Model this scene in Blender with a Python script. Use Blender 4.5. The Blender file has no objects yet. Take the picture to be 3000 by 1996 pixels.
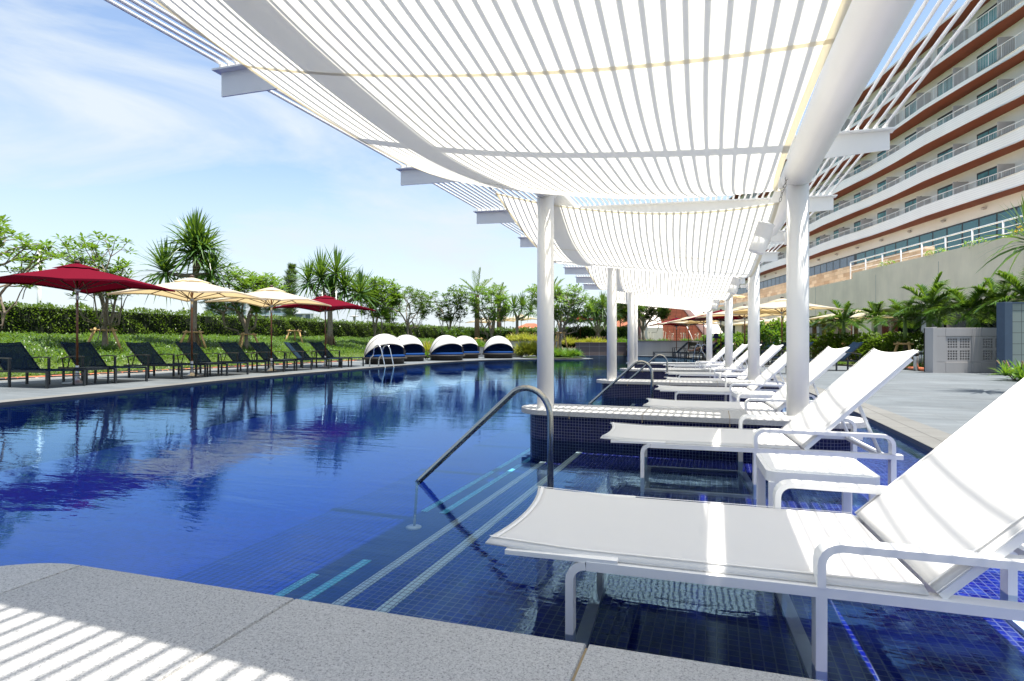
import bpy, math, random
import numpy as np
from mathutils import Vector, Matrix, Euler
from mathutils.geometry import tessellate_polygon
rad = math.radians
PI = math.pi
scene = bpy.context.scene
COL = scene.collection

# ------------------------------------------------------------------ camera, sky, sun, exposure
YAW = rad(19.8)
cam_data = bpy.data.cameras.new("camera")
cam_data.lens = 20.0
cam_data.sensor_width = 36.0
cam_data.shift_y = 0.0013
cam_data.clip_start = 0.05
cam_data.clip_end = 5000
cam = bpy.data.objects.new("camera", cam_data)
cam.location = (0, 0, 0.89)
cam.rotation_euler = (rad(90), 0, YAW)
COL.objects.link(cam)
scene.camera = cam

SUN_EL = rad(76.6)
world = bpy.data.worlds.new("World")
scene.world = world
world.use_nodes = True
wn, wl = world.node_tree.nodes, world.node_tree.links
wn.clear()
w_out = wn.new("ShaderNodeOutputWorld")
w_bg = wn.new("ShaderNodeBackground")
w_bg.inputs[1].default_value = 0.102
sky = wn.new("ShaderNodeTexSky")
sky.sky_type = 'NISHITA'
sky.sun_disc = False
sky.sun_elevation = SUN_EL
sky.sun_rotation = rad(90)
sky.altitude = 0
sky.air_density = 1.0
sky.dust_density = 0.9
sky.ozone_density = 0.8
# thin streaky cirrus laid over the sky by direction
tc = wn.new("ShaderNodeTexCoord")
mp = wn.new("ShaderNodeMapping")
mp.inputs["Rotation"].default_value = (rad(8), rad(-14), rad(35))
mp.inputs["Scale"].default_value = (0.9, 1.7, 4.2)
n1 = wn.new("ShaderNodeTexNoise")
n1.inputs["Scale"].default_value = 1.25
n1.inputs["Detail"].default_value = 8
n1.inputs["Roughness"].default_value = 0.58
n1.inputs["Distortion"].default_value = 0.6
r1 = wn.new("ShaderNodeValToRGB")
r1.color_ramp.elements[0].position = 0.43
r1.color_ramp.elements[0].color = (0.06, 0.06, 0.06, 1)
r1.color_ramp.elements[1].position = 0.62
r1.color_ramp.elements[1].color = (0.97, 0.97, 0.97, 1)
mx = wn.new("ShaderNodeMix")
mx.data_type = 'RGBA'
mx.inputs[7].default_value = (3.35, 3.72, 4.05, 1)
wl.new(tc.outputs["Generated"], mp.inputs[0])
wl.new(mp.outputs[0], n1.inputs["Vector"])
wl.new(n1.outputs[0], r1.inputs[0])
# the air near the horizon is pale with haze
sz = wn.new("ShaderNodeSeparateXYZ")
hz = wn.new("ShaderNodeMapRange")
hz.inputs[1].default_value = 0.0
hz.inputs[2].default_value = 0.30
hz.inputs[3].default_value = 0.93
hz.inputs[4].default_value = 0.0
mxm = wn.new("ShaderNodeMath")
mxm.operation = 'MAXIMUM'
wl.new(tc.outputs["Generated"], sz.inputs[0])
wl.new(sz.outputs[2], hz.inputs[0])
wl.new(hz.outputs[0], mxm.inputs[0])
wl.new(r1.outputs[0], mxm.inputs[1])
wl.new(mxm.outputs[0], mx.inputs[0])
wl.new(sky.outputs[0], mx.inputs[6])
wl.new(mx.outputs[2], w_bg.inputs[0])
wl.new(w_bg.outputs[0], w_out.inputs[0])

sun_data = bpy.data.lights.new("sun", 'SUN')
sun_data.energy = 4.0
sun_data.angle = rad(0.6)
sun_data.color = (1.0, 0.95, 0.87)
sun = bpy.data.objects.new("sun", sun_data)
sun.rotation_euler = (rad(0.5), rad(90) - SUN_EL, 0)
sun.location = (6, 0, 30)
COL.objects.link(sun)

scene.view_settings.view_transform = 'Standard'
scene.view_settings.look = 'None'
scene.view_settings.exposure = 1.28
scene.view_settings.gamma = 1
scene.view_settings.use_curve_mapping = False
scene.cycles.max_bounces = 8
scene.cycles.diffuse_bounces = 4
scene.cycles.glossy_bounces = 4
scene.cycles.transmission_bounces = 4
scene.cycles.transparent_max_bounces = 16
scene.cycles.caustics_reflective = False
scene.cycles.caustics_refractive = False
scene.cycles.use_denoising = True
scene.cycles.sample_clamp_indirect = 6

# ------------------------------------------------------------------ coordinates
CA, SA = math.cos(YAW), math.sin(YAW)
ARC, S1 = 95.0, 5.1


def W(s, u, z=0.0):
    """a point of the gently curving pool edge: s along it, u across it"""
    if s < S1: return Vector((u, s, z))
    p = (s - S1) / ARC
    return Vector((-ARC + (ARC + u) * math.cos(p), S1 + (ARC + u) * math.sin(p), z))


def WA(s):
    return max(0.0, (s - S1) / ARC)


def RD(r, d, z=0.0):
    """r metres to the right and d metres ahead of where the photographer stands"""
    return Vector((r * CA - d * SA, r * SA + d * CA, z))


def PD(px, d, z=0.0):
    return RD((px - 1500) / 1667.0 * d, d, z)


def PX(px, X, z=0.0):
    t = (px - 1500) / 1667.0
    return Vector((X, X * (t * SA + CA) / (t * CA - SA), z))


# ------------------------------------------------------------------ objects
def tag(o, label=None, cat=None, group=None, kind=None):
    if label: o["label"] = label
    if cat: o["category"] = cat
    if group: o["group"] = group
    if kind: o["kind"] = kind
    return o


def thing(name, label, cat, loc=(0, 0, 0), rz=0.0, group=None):
    o = bpy.data.objects.new(name, None)
    o.empty_display_size = 0.2
    COL.objects.link(o)
    o.location = loc
    o.rotation_euler = (0, 0, rz)
    return tag(o, label, cat, group)


def dup(o, loc=None, rz=None, label=None, group=None, scale=None, parent=None):
    c = o.copy()
    COL.objects.link(c)
    if parent: c.parent = parent
    if loc is not None: c.location = loc
    if rz is not None: c.rotation_euler = (0, 0, rz)
    if scale is not None: c.scale = (scale,) * 3 if not hasattr(scale, '__len__') else scale
    if label: c["label"] = label
    if group: c["group"] = group
    for ch in list(KIDS.get(o.name, [])):
        dup(ch, parent=c)
    if parent: KIDS.setdefault(parent.name, []).append(c)
    return c


KIDS = {}


class MB:
    """collects faces, then becomes ONE mesh object"""

    def __init__(self):
        self.v, self.f, self.uv, self.sm = [], [], None, []
        self.mi = []

    def add(self, vs, fs, smooth=False, mi=0):
        b = len(self.v)
        self.v += [tuple(p) for p in vs]
        self.f += [tuple(i + b for i in f) for f in fs]
        self.sm += [smooth] * len(fs)
        self.mi += [mi] * len(fs)
        return self

    def box(self, x0, x1, y0, y1, z0, z1, m=None, mi=0):
        vs = [Vector(p) for p in ((x0, y0, z0), (x1, y0, z0), (x1, y1, z0), (x0, y1, z0),
                                  (x0, y0, z1), (x1, y0, z1), (x1, y1, z1), (x0, y1, z1))]
        if m is not None: vs = [m @ p for p in vs]
        return self.add(vs, [(0, 3, 2, 1), (4, 5, 6, 7), (0, 1, 5, 4), (1, 2, 6, 5), (2, 3, 7, 6), (3, 0, 4, 7)], mi=mi)

    def prism(self, pts, z0, z1, m=None, mi=0):
        """vertical prism on an outline"""
        n = len(pts)
        vs = [Vector((p[0], p[1], z0)) for p in pts] + [Vector((p[0], p[1], z1)) for p in pts]
        if m is not None: vs = [m @ p for p in vs]
        fs = [tuple(range(n))[::-1], tuple(range(n, 2 * n))]
        fs += [(i, (i + 1) % n, n + (i + 1) % n, n + i) for i in range(n)]
        return self.add(vs, fs, mi=mi)

    def bevbox(self, x0, x1, y0, y1, z0, z1, b=0.004, m=None, mi=0):
        """box with chamfered edges"""
        vs, idx = [], {}
        X, Y, Z = (x0, x1), (y0, y1), (z0, z1)
        for i in (0, 1):
            for j in (0, 1):
                for k in (0, 1):
                    sx, sy, sz = (1, -1)[i] * b, (1, -1)[j] * b, (1, -1)[k] * b
                    for a in range(3):
                        p = [X[i] + (sx if a != 0 else 0), Y[j] + (sy if a != 1 else 0), Z[k] + (sz if a != 2 else 0)]
                        idx[(i, j, k, a)] = len(vs)
                        vs.append(Vector(p))
        g = lambda i, j, k, a: idx[(i, j, k, a)]
        fs = []
        for a in range(3):
            for e in (0, 1):
                o = [x for x in range(3) if x != a]
                q = []
                for (p, r) in ((0, 0), (1, 0), (1, 1), (0, 1)):
                    t = [0, 0, 0]; t[a] = e; t[o[0]] = p; t[o[1]] = r
                    q.append(g(*t, a))
                fs.append(tuple(q if (e == 1) == (a != 1) else q[::-1]))
        for a in range(3):
            o = [x for x in range(3) if x != a]
            for p in (0, 1):
                for r in (0, 1):
                    t0 = [0, 0, 0]; t0[o[0]] = p; t0[o[1]] = r
                    t1 = list(t0); t1[a] = 1
                    fs.append((g(*t0, o[0]), g(*t1, o[0]), g(*t1, o[1]), g(*t0, o[1])))
        for i in (0, 1):
            for j in (0, 1):
                for k in (0, 1):
                    fs.append((g(i, j, k, 0), g(i, j, k, 1), g(i, j, k, 2)))
        if m is not None: vs = [m @ p for p in vs]
        return self.add(vs, fs, mi=mi)

    def tube(self, path, r, seg=8, cap=True, smooth=True, mi=0):
        """round bar through the points; r a number or one per point"""
        path = [Vector(p) for p in path]
        n = len(path)
        rs = r if hasattr(r, '__len__') else [r] * n
        up = Vector((0, 0, 1))
        t0 = (path[1] - path[0]).normalized()
        if abs(t0.dot(up)) > 0.95: up = Vector((1, 0, 0))
        vs, fs = [], []
        a = t0.cross(up).normalized()
        for i, p in enumerate(path):
            t = (path[min(i + 1, n - 1)] - path[max(i - 1, 0)]).normalized()
            a = (a - t * a.dot(t)).normalized()
            b = t.cross(a)
            for k in range(seg):
                w = 2 * PI * k / seg
                vs.append(p + (a * math.cos(w) + b * math.sin(w)) * rs[i])
        for i in range(n - 1):
            for k in range(seg):
                k2 = (k + 1) % seg
                fs.append((i * seg + k, i * seg + k2, (i + 1) * seg + k2, (i + 1) * seg + k))
        self.add(vs, fs, smooth, mi)
        if cap:
            b = len(self.v) - len(vs)
            self.f += [tuple(b + k for k in range(seg))[::-1], tuple(b + (n - 1) * seg + k for k in range(seg))]
            self.sm += [False, False]
            self.mi += [mi, mi]
        return self

    def bar(self, path, axis, t, w, mi=0):
        """flat bar: t thick in the plane of the path, w wide along axis"""
        path = [Vector(p) for p in path]
        ax = Vector(axis).normalized()
        n = len(path)
        vs, fs = [], []
        for i, p in enumerate(path):
            d0 = (path[i] - path[i - 1]).normalized() if i else (path[1] - path[0]).normalized()
            d1 = (path[i + 1] - path[i]).normalized() if i < n - 1 else d0
            nm = (d0 + d1).normalized().cross(ax).normalized()
            k = 1 / max(0.5, nm.dot(d0.cross(ax).normalized()))
            for (a, b) in ((-1, -1), (1, -1), (1, 1), (-1, 1)):
                vs.append(p + nm * a * t / 2 * k + ax * b * w / 2)
        for i in range(n - 1):
            for k in range(4):
                k2 = (k + 1) % 4
                fs.append((i * 4 + k, (i + 1) * 4 + k, (i + 1) * 4 + k2, i * 4 + k2))
        fs += [(0, 1, 2, 3), tuple((n - 1) * 4 + k for k in (3, 2, 1, 0))]
        return self.add(vs, fs, mi=mi)

    def lathe(self, prof, seg=16, m=None, smooth=True, mi=0):
        vs, fs = [], []
        for (r, z) in prof:
            for k in range(seg):
                a = 2 * PI * k / seg
                vs.append(Vector((r * math.cos(a), r * math.sin(a), z)))
        n = len(prof)
        for i in range(n - 1):
            for k in range(seg):
                k2 = (k + 1) % seg
                fs.append((i * seg + k, i * seg + k2, (i + 1) * seg + k2, (i + 1) * seg + k))
        fs += [tuple(range(seg))[::-1], tuple((n - 1) * seg + k for k in range(seg))]
        if m is not None: vs = [m @ p for p in vs]
        self.add(vs, fs, smooth, mi)
        self.sm[-1] = self.sm[-2] = False
        return self

    def grid(self, fn, nu, nv, smooth=True, thick=0.0, mi=0):
        """surface fn(a,b) for a,b in 0..1; thick gives it a second side"""
        P = [[Vector(fn(i / nu, j / nv)) for j in range(nv + 1)] for i in range(nu + 1)]
        q = lambda i, j: i * (nv + 1) + j
        vs = [p for row in P for p in row]
        fs = [(q(i, j), q(i + 1, j), q(i + 1, j + 1), q(i, j + 1)) for i in range(nu) for j in range(nv)]
        if thick:
            N = len(vs)
            bot = []
            for i in range(nu + 1):
                for j in range(nv + 1):
                    du = P[min(i + 1, nu)][j] - P[max(i - 1, 0)][j]
                    dv = P[i][min(j + 1, nv)] - P[i][max(j - 1, 0)]
                    nn = du.cross(dv)
                    nn = nn.normalized() if nn.length > 1e-9 else Vector((0, 0, 1))
                    bot.append(P[i][j] - nn * thick)
            vs = vs + bot
            fs += [tuple(N + k for k in f[::-1]) for f in fs]
            rim = [(i, 0) for i in range(nu)] + [(nu, j) for j in range(nv)] + [(i, nv) for i in range(nu, 0, -1)] + [(0, j) for j in range(nv, 0, -1)]
            for a in range(len(rim)):
                p, r = q(*rim[a]), q(*rim[(a + 1) % len(rim)])
                fs.append((r, p, N + p, N + r))
        return self.add(vs, fs, smooth, mi)

    def build(self, name, mat, parent=None, m=None):
        me = bpy.data.meshes.new(name)
        vs = self.v if m is None else [tuple(m @ Vector(p)) for p in self.v]
        me.from_pydata(vs, [], self.f)
        me.polygons.foreach_set("use_smooth", self.sm)
        mats = mat if isinstance(mat, (list, tuple)) else [mat]
        for x in mats: me.materials.append(x)
        if len(mats) > 1: me.polygons.foreach_set("material_index", self.mi)
        if self.uv:
            layer = me.uv_layers.new(name="UVMap")
            flat = [c for i in [vi for p in me.polygons for vi in p.vertices] for c in self.uv[i]]
            layer.data.foreach_set("uv", flat)
        me.update()
        o = bpy.data.objects.new(name, me)
        COL.objects.link(o)
        if parent is not None:
            o.parent = parent
            KIDS.setdefault(parent.name, []).append(o)
        return o


def raw(name, V, F, mat, parent=None, smooth=False, mi=None):
    """big meshes from numpy arrays; F is (n,3) or (n,4)"""
    me = bpy.data.meshes.new(name)
    V = np.ascontiguousarray(V, dtype=np.float32).reshape(-1, 3)
    F = np.ascontiguousarray(F, dtype=np.int32)
    n, k = F.shape
    me.vertices.add(len(V)); me.vertices.foreach_set("co", V.ravel())
    me.loops.add(n * k); me.loops.foreach_set("vertex_index", F.ravel())
    me.polygons.add(n)
    me.polygons.foreach_set("loop_start", np.arange(n, dtype=np.int32) * k)
    me.polygons.foreach_set("loop_total", np.full(n, k, dtype=np.int32))
    for x in (mat if isinstance(mat, (list, tuple)) else [mat]): me.materials.append(x)
    if mi is not None: me.polygons.foreach_set("material_index", np.asarray(mi, dtype=np.int32))
    if smooth: me.polygons.foreach_set("use_smooth", np.ones(n, dtype=bool))
    me.update(calc_edges=True)
    me.validate()
    o = bpy.data.objects.new(name, me)
    COL.objects.link(o)
    if parent is not None:
        o.parent = parent
        KIDS.setdefault(parent.name, []).append(o)
    return o


def struct(o):
    o["kind"] = "structure"
    return o


def arc_pts(cx, cz, r, a0, a1, n=5):
    return [(cx + r * math.cos(rad(a0 + (a1 - a0) * i / n)), cz + r * math.sin(rad(a0 + (a1 - a0) * i / n))) for i in range(n + 1)]


# ------------------------------------------------------------------ materials
def mat(name, col, rough=0.6, metal=0.0, spec=0.5, noise=0.0, nscale=8.0, bump=0.0, bscale=40.0, col2=None, trans=0.0, coat=0.0):
    m = bpy.data.materials.new(name)
    m.use_nodes = True
    nt = m.node_tree
    b = nt.nodes["Principled BSDF"]
    b.inputs["Base Color"].default_value = (*col, 1)
    b.inputs["Roughness"].default_value = rough
    b.inputs["Metallic"].default_value = metal
    b.inputs["Specular IOR Level"].default_value = spec
    if coat: b.inputs["Coat Weight"].default_value = coat
    tcn = nt.nodes.new("ShaderNodeTexCoord")
    if noise or col2:
        n = nt.nodes.new("ShaderNodeTexNoise")
        n.inputs["Scale"].default_value = nscale
        n.inputs["Detail"].default_value = 6
        nt.links.new(tcn.outputs["Object"], n.inputs["Vector"])
        r = nt.nodes.new("ShaderNodeValToRGB")
        r.color_ramp.elements[0].position = 0.3
        r.color_ramp.elements[1].position = 0.7
        c2 = col2 or tuple(min(1, c * (1 + noise)) for c in col)
        c1 = col if col2 else tuple(c * (1 - noise) for c in col)
        r.color_ramp.elements[0].color = (*c1, 1)
        r.color_ramp.elements[1].color = (*c2, 1)
        nt.links.new(n.outputs[0], r.inputs[0])
        nt.links.new(r.outputs[0], b.inputs["Base Color"])
    if bump:
        n2 = nt.nodes.new("ShaderNodeTexNoise")
        n2.inputs["Scale"].default_value = bscale
        n2.inputs["Detail"].default_value = 5
        nt.links.new(tcn.outputs["Object"], n2.inputs["Vector"])
        bp = nt.nodes.new("ShaderNodeBump")
        bp.inputs["Strength"].default_value = bump
        bp.inputs["Distance"].default_value = 0.02
        nt.links.new(n2.outputs[0], bp.inputs["Height"])
        nt.links.new(bp.outputs[0], b.inputs["Normal"])
    return m


def leafmat(name, c1, c2, rough=0.45, trans=0.35, nscale=3.0, tint=(0.25, 0.42, 0.03)):
    """leaf: varies from leaf to leaf, shines a little, lets light through"""
    m = mat(name, c1, rough, spec=0.5)
    nt = m.node_tree
    b = nt.nodes["Principled BSDF"]
    out = nt.nodes["Material Output"]
    g = nt.nodes.new("ShaderNodeNewGeometry")
    tcn = nt.nodes.new("ShaderNodeTexCoord")
    n = nt.nodes.new("ShaderNodeTexNoise")
    n.inputs["Scale"].default_value = nscale
    nt.links.new(tcn.outputs["Object"], n.inputs["Vector"])
    ad = nt.nodes.new("ShaderNodeMath"); ad.operation = 'MULTIPLY_ADD'
    ad.inputs[1].default_value = 0.6
    nt.links.new(g.outputs["Random Per Island"], ad.inputs[0])
    s2 = nt.nodes.new("ShaderNodeMath"); s2.operation = 'MULTIPLY'; s2.inputs[1].default_value = 0.4
    nt.links.new(n.outputs[0], s2.inputs[0])
    nt.links.new(s2.outputs[0], ad.inputs[2])
    r = nt.nodes.new("ShaderNodeValToRGB")
    r.color_ramp.elements[0].position = 0.1
    r.color_ramp.elements[1].position = 0.85
    r.color_ramp.elements[0].color = (*c1, 1)
    r.color_ramp.elements[1].color = (*c2, 1)
    nt.links.new(ad.outputs[0], r.inputs[0])
    nt.links.new(r.outputs[0], b.inputs["Base Color"])
    tr = nt.nodes.new("ShaderNodeBsdfTranslucent")
    tr.inputs[0].default_value = (*tint, 1)
    ms = nt.nodes.new("ShaderNodeMixShader")
    ms.inputs[0].default_value = trans
    nt.links.new(b.outputs[0], ms.inputs[1])
    nt.links.new(tr.outputs[0], ms.inputs[2])
    nt.links.new(ms.outputs[0], out.inputs[0])
    return m


def cloth(name, col, trans=0.4, tcol=None, rough=0.9, weave=0.0, open_=0.0):
    m = bpy.data.materials.new(name)
    m.use_nodes = True
    nt = m.node_tree
    nt.nodes.remove(nt.nodes["Principled BSDF"])
    out = nt.nodes["Material Output"]
    d = nt.nodes.new("ShaderNodeBsdfDiffuse"); d.inputs[0].default_value = (*col, 1)
    t = nt.nodes.new("ShaderNodeBsdfTranslucent"); t.inputs[0].default_value = (*(tcol or col), 1)
    ms = nt.nodes.new("ShaderNodeMixShader"); ms.inputs[0].default_value = trans
    nt.links.new(d.outputs[0], ms.inputs[1]); nt.links.new(t.outputs[0], ms.inputs[2])
    if open_:      # open mesh: part of the light simply passes between the threads
        tp = nt.nodes.new("ShaderNodeBsdfTransparent"); m2 = nt.nodes.new("ShaderNodeMixShader"); m2.inputs[0].default_value = open_
        nt.links.new(ms.outputs[0], m2.inputs[1]); nt.links.new(tp.outputs[0], m2.inputs[2]); ms = m2
    nt.links.new(ms.outputs[0], out.inputs[0])
    tcn = nt.nodes.new("ShaderNodeTexCoord")
    n2 = nt.nodes.new("ShaderNodeTexNoise"); n2.inputs["Scale"].default_value = 3.0; n2.inputs["Detail"].default_value = 3
    nt.links.new(tcn.outputs["Object"], n2.inputs["Vector"])
    bp = nt.nodes.new("ShaderNodeBump"); bp.inputs["Strength"].default_value = 0.25 + weave; bp.inputs["Distance"].default_value = 0.03
    nt.links.new(n2.outputs[0], bp.inputs["Height"])
    nt.links.new(bp.outputs[0], d.inputs["Normal"])
    return m


def brickmat(name, c1, c2, mortar, bw, bh, mw, axes="XY", rough=0.3, offset=0.0, uv=False, spec=0.5, bumpy=0.0, noise=0.0):
    m = mat(name, c1, rough, spec=spec)
    nt = m.node_tree
    b = nt.nodes["Principled BSDF"]
    if uv:
        tcn = nt.nodes.new("ShaderNodeTexCoord"); src = tcn.outputs["UV"]
    else:
        g = nt.nodes.new("ShaderNodeNewGeometry")
        sp = nt.nodes.new("ShaderNodeSeparateXYZ"); cb = nt.nodes.new("ShaderNodeCombineXYZ")
        nt.links.new(g.outputs["Position"], sp.inputs[0])
        nt.links.new(sp.outputs[axes[0]], cb.inputs[0]); nt.links.new(sp.outputs[axes[1]], cb.inputs[1])
        src = cb.outputs[0]
    br = nt.nodes.new("ShaderNodeTexBrick")
    br.offset = offset; br.squash = 1
    br.inputs["Scale"].default_value = 1
    br.inputs["Color1"].default_value = (*c1, 1); br.inputs["Color2"].default_value = (*c2, 1)
    br.inputs["Mortar"].default_value = (*mortar, 1)
    br.inputs["Mortar Size"].default_value = mw
    br.inputs["Mortar Smooth"].default_value = 0.1
    br.inputs["Brick Width"].default_value = bw; br.inputs["Row Height"].default_value = bh
    nt.links.new(src, br.inputs["Vector"])
    last = br.outputs["Color"]
    if noise:
        n = nt.nodes.new("ShaderNodeTexNoise"); n.inputs["Scale"].default_value = 1.3; n.inputs["Detail"].default_value = 7
        nt.links.new(src, n.inputs["Vector"])
        mr = nt.nodes.new("ShaderNodeMapRange"); mr.inputs[3].default_value = 1 - noise; mr.inputs[4].default_value = 1 + noise
        nt.links.new(n.outputs[0], mr.inputs[0])
        vm = nt.nodes.new("ShaderNodeVectorMath"); vm.operation = 'SCALE'
        nt.links.new(last, vm.inputs[0]); nt.links.new(mr.outputs[0], vm.inputs["Scale"])
        last = vm.outputs[0]
    nt.links.new(last, b.inputs["Base Color"])
    bp = nt.nodes.new("ShaderNodeBump"); bp.inputs["Strength"].default_value = 0.4; bp.inputs["Distance"].default_value = 0.002; bp.invert = True
    nt.links.new(br.outputs["Fac"], bp.inputs["Height"]); nt.links.new(bp.outputs[0], b.inputs["Normal"])
    return m


M = {}
M["white_paint"] = mat("white_paint", (0.86, 0.845, 0.81), 0.38, noise=0.025, nscale=2.0, bump=0.03, bscale=60)
M["white_metal"] = mat("white_metal", (0.86, 0.85, 0.83), 0.32, noise=0.02, nscale=5)
M["sail"] = cloth("sail_cloth", (0.88, 0.865, 0.79), 0.60, (0.90, 0.875, 0.78))
M["sail_hem"] = cloth("sail_hem", (0.84, 0.80, 0.68), 0.45, (0.84, 0.77, 0.56))
M["sling"] = cloth("white_sling", (0.90, 0.89, 0.87), 0.32, (0.90, 0.89, 0.86))
M["sling_hem"] = mat("sling_hem", (0.80, 0.79, 0.78), 0.8)
M["steel"] = mat("stainless_steel", (0.36, 0.35, 0.32), 0.22, metal=1.0)
M["chrome"] = mat("chrome", (0.7, 0.7, 0.7), 0.12, metal=1.0)
M["navy_sling"] = cloth("navy_sling", (0.023, 0.044, 0.080), 0.3, (0.04, 0.07, 0.12), open_=0.2)
M["dark_metal"] = mat("dark_metal", (0.018, 0.022, 0.027), 0.4, noise=0.1)
M["arm_wood"] = mat("arm_wood", (0.10, 0.085, 0.065), 0.5, noise=0.2, nscale=20)
M["red_cloth"] = cloth("red_cloth", (0.14, 0.009, 0.021), 0.2, (0.08, 0.002, 0.008))
M["cream_cloth"] = cloth("cream_cloth", (0.66, 0.59, 0.46), 0.40, (0.74, 0.56, 0.28))
M["pole_wood"] = mat("pole_wood", (0.17, 0.055, 0.018), 0.35, noise=0.3, nscale=15, coat=0.3)
M["rib_wood"] = mat("rib_wood", (0.06, 0.03, 0.018), 0.5, noise=0.2)
M["silver"] = mat("silver_base", (0.55, 0.55, 0.54), 0.38, metal=0.7)
M["wicker"] = mat("wicker", (0.035, 0.030, 0.027), 0.55, noise=0.45, nscale=45, bump=0.5, bscale=90)
M["blue_cushion"] = cloth("blue_cushion", (0.015, 0.05, 0.17), 0.0)
M["blue_lining"] = cloth("blue_lining", (0.05, 0.13, 0.42), 0.4)
M["hood_cloth"] = cloth("hood_cloth", (0.60, 0.595, 0.57), 0.15)
M["seam"] = mat("dark_seam", (0.05, 0.04, 0.035), 0.7)
M["bark_grey"] = mat("bark_grey", (0.16, 0.125, 0.09), 0.85, col2=(0.30, 0.25, 0.19), nscale=14, bump=0.6, bscale=25)
M["bark_brown"] = mat("bark_brown", (0.13, 0.075, 0.04), 0.9, col2=(0.26, 0.17, 0.10), nscale=18, bump=0.7, bscale=30)
M["palm_green_stem"] = mat("palm_green_stem", (0.10, 0.17, 0.04), 0.5, col2=(0.17, 0.25, 0.08), nscale=6)
M["palm_trunk"] = mat("palm_trunk", (0.16, 0.13, 0.10), 0.85, col2=(0.26, 0.22, 0.18), nscale=12, bump=0.5)
M["stake"] = mat("stake_wood", (0.42, 0.25, 0.09), 0.8, col2=(0.58, 0.38, 0.17), nscale=10, bump=0.3)
M["leaf_frangipani"] = leafmat("leaf_frangipani", (0.030, 0.095, 0.010), (0.17, 0.30, 0.045), 0.4, 0.3, 2.0)
M["leaf_dark"] = leafmat("leaf_dark", (0.018, 0.055, 0.010), (0.08, 0.16, 0.03), 0.35, 0.22, 2.0)
M["leaf_pandanus"] = leafmat("leaf_pandanus", (0.010, 0.045, 0.010), (0.10, 0.20, 0.045), 0.32, 0.22, 1.5)
M["leaf_palm"] = leafmat("leaf_palm", (0.010, 0.045, 0.006), (0.085, 0.19, 0.02), 0.3, 0.25, 1.5)
M["leaf_palm_dry"] = leafmat("leaf_palm_dry", (0.05, 0.09, 0.015), (0.20, 0.24, 0.05), 0.4, 0.25, 1.5)
M["leaf_hedge"] = leafmat("leaf_hedge", (0.006, 0.024, 0.004), (0.15, 0.23, 0.025), 0.34, 0.2, 1.6)
M["leaf_yellow"] = leafmat("leaf_yellow", (0.12, 0.20, 0.02), (0.52, 0.50, 0.06), 0.45, 0.3, 3.0, (0.5, 0.5, 0.05))
M["leaf_bright"] = leafmat("leaf_bright", (0.04, 0.13, 0.015), (0.14, 0.30, 0.04), 0.4, 0.3, 3.0)
M["grass_blade"] = leafmat("grass_blade", (0.008, 0.034, 0.004), (0.095, 0.185, 0.022), 0.4, 0.3, 0.7)
M["grass_pale"] = leafmat("grass_pale", (0.018, 0.055, 0.007), (0.22, 0.29, 0.08), 0.4, 0.3, 0.7)
M["flower_white"] = mat("flower_white", (0.55, 0.53, 0.42), 0.6)
M["soil"] = mat("soil", (0.03, 0.05, 0.012), 0.95, col2=(0.05, 0.08, 0.02), nscale=3)
M["hedge_core"] = mat("hedge_core", (0.006, 0.012, 0.004), 0.95)
M["ground"] = mat("ground_far", (0.05, 0.08, 0.025), 0.95, col2=(0.08, 0.11, 0.04), nscale=0.1)
M["kerb_brick"] = mat("kerb_brick", (0.42, 0.12, 0.05), 0.85, noise=0.3, nscale=9, bump=0.4)
M["black_sign"] = mat("black_sign", (0.012, 0.010, 0.010), 0.35)
M["white_letter"] = mat("white_letter", (0.8, 0.8, 0.8), 0.6)
M["glass_dark"] = mat("glass_dark", (0.012, 0.018, 0.02), 0.06, spec=0.8)
M["win_frame"] = mat("window_frame_black", (0.012, 0.014, 0.016), 0.4)
M["hotel_wall"] = mat("hotel_wall", (0.84, 0.82, 0.78), 0.8, noise=0.03, nscale=0.5)
M["soffit"] = mat("soffit_brown", (0.20, 0.048, 0.02), 0.7, noise=0.08, nscale=0.7)
M["partition"] = mat("balcony_partition", (0.50, 0.47, 0.46), 0.6)
M["rail_white"] = mat("balcony_rail_white", (0.72, 0.74, 0.76), 0.4)
M["terracotta"] = mat("terracotta", (0.32, 0.11, 0.055), 0.85, noise=0.25, nscale=1.5)
M["pink_white"] = mat("stucco_white", (0.80, 0.72, 0.64), 0.9, noise=0.05, nscale=1)
M["skin"] = mat("skin", (0.42, 0.24, 0.16), 0.55)
M["navy_hat"] = cloth("navy_hat", (0.03, 0.04, 0.12), 0.0)
M["shirt"] = cloth("pale_shirt", (0.6, 0.58, 0.55), 0.1)
M["grey_green_panel"] = brickmat("grey_green_panel", (0.20, 0.24, 0.22), (0.22, 0.26, 0.235), (0.04, 0.045, 0.045), 0.28, 0.28, 0.006, "XZ", 0.6, noise=0.08)
M["slate_blue"] = mat("slate_blue", (0.045, 0.075, 0.12), 0.6, noise=0.08)
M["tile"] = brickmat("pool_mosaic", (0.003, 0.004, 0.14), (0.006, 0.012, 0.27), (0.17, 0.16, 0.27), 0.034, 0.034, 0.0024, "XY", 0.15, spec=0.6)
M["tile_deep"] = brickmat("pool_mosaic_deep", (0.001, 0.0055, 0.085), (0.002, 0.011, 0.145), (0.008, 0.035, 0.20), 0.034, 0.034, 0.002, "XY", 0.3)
M["tile_wall"] = brickmat("wall_mosaic", (0.003, 0.003, 0.030), (0.005, 0.005, 0.055), (0.15, 0.15, 0.22), 0.0262, 0.0262, 0.0016, uv=True, rough=0.2, spec=0.3)
M["tile_cream"] = brickmat("cream_mosaic", (0.80, 0.84, 0.74), (0.88, 0.9, 0.82), (0.16, 0.18, 0.2), 0.0262, 0.0262, 0.0022, "XY", 0.3)
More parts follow.
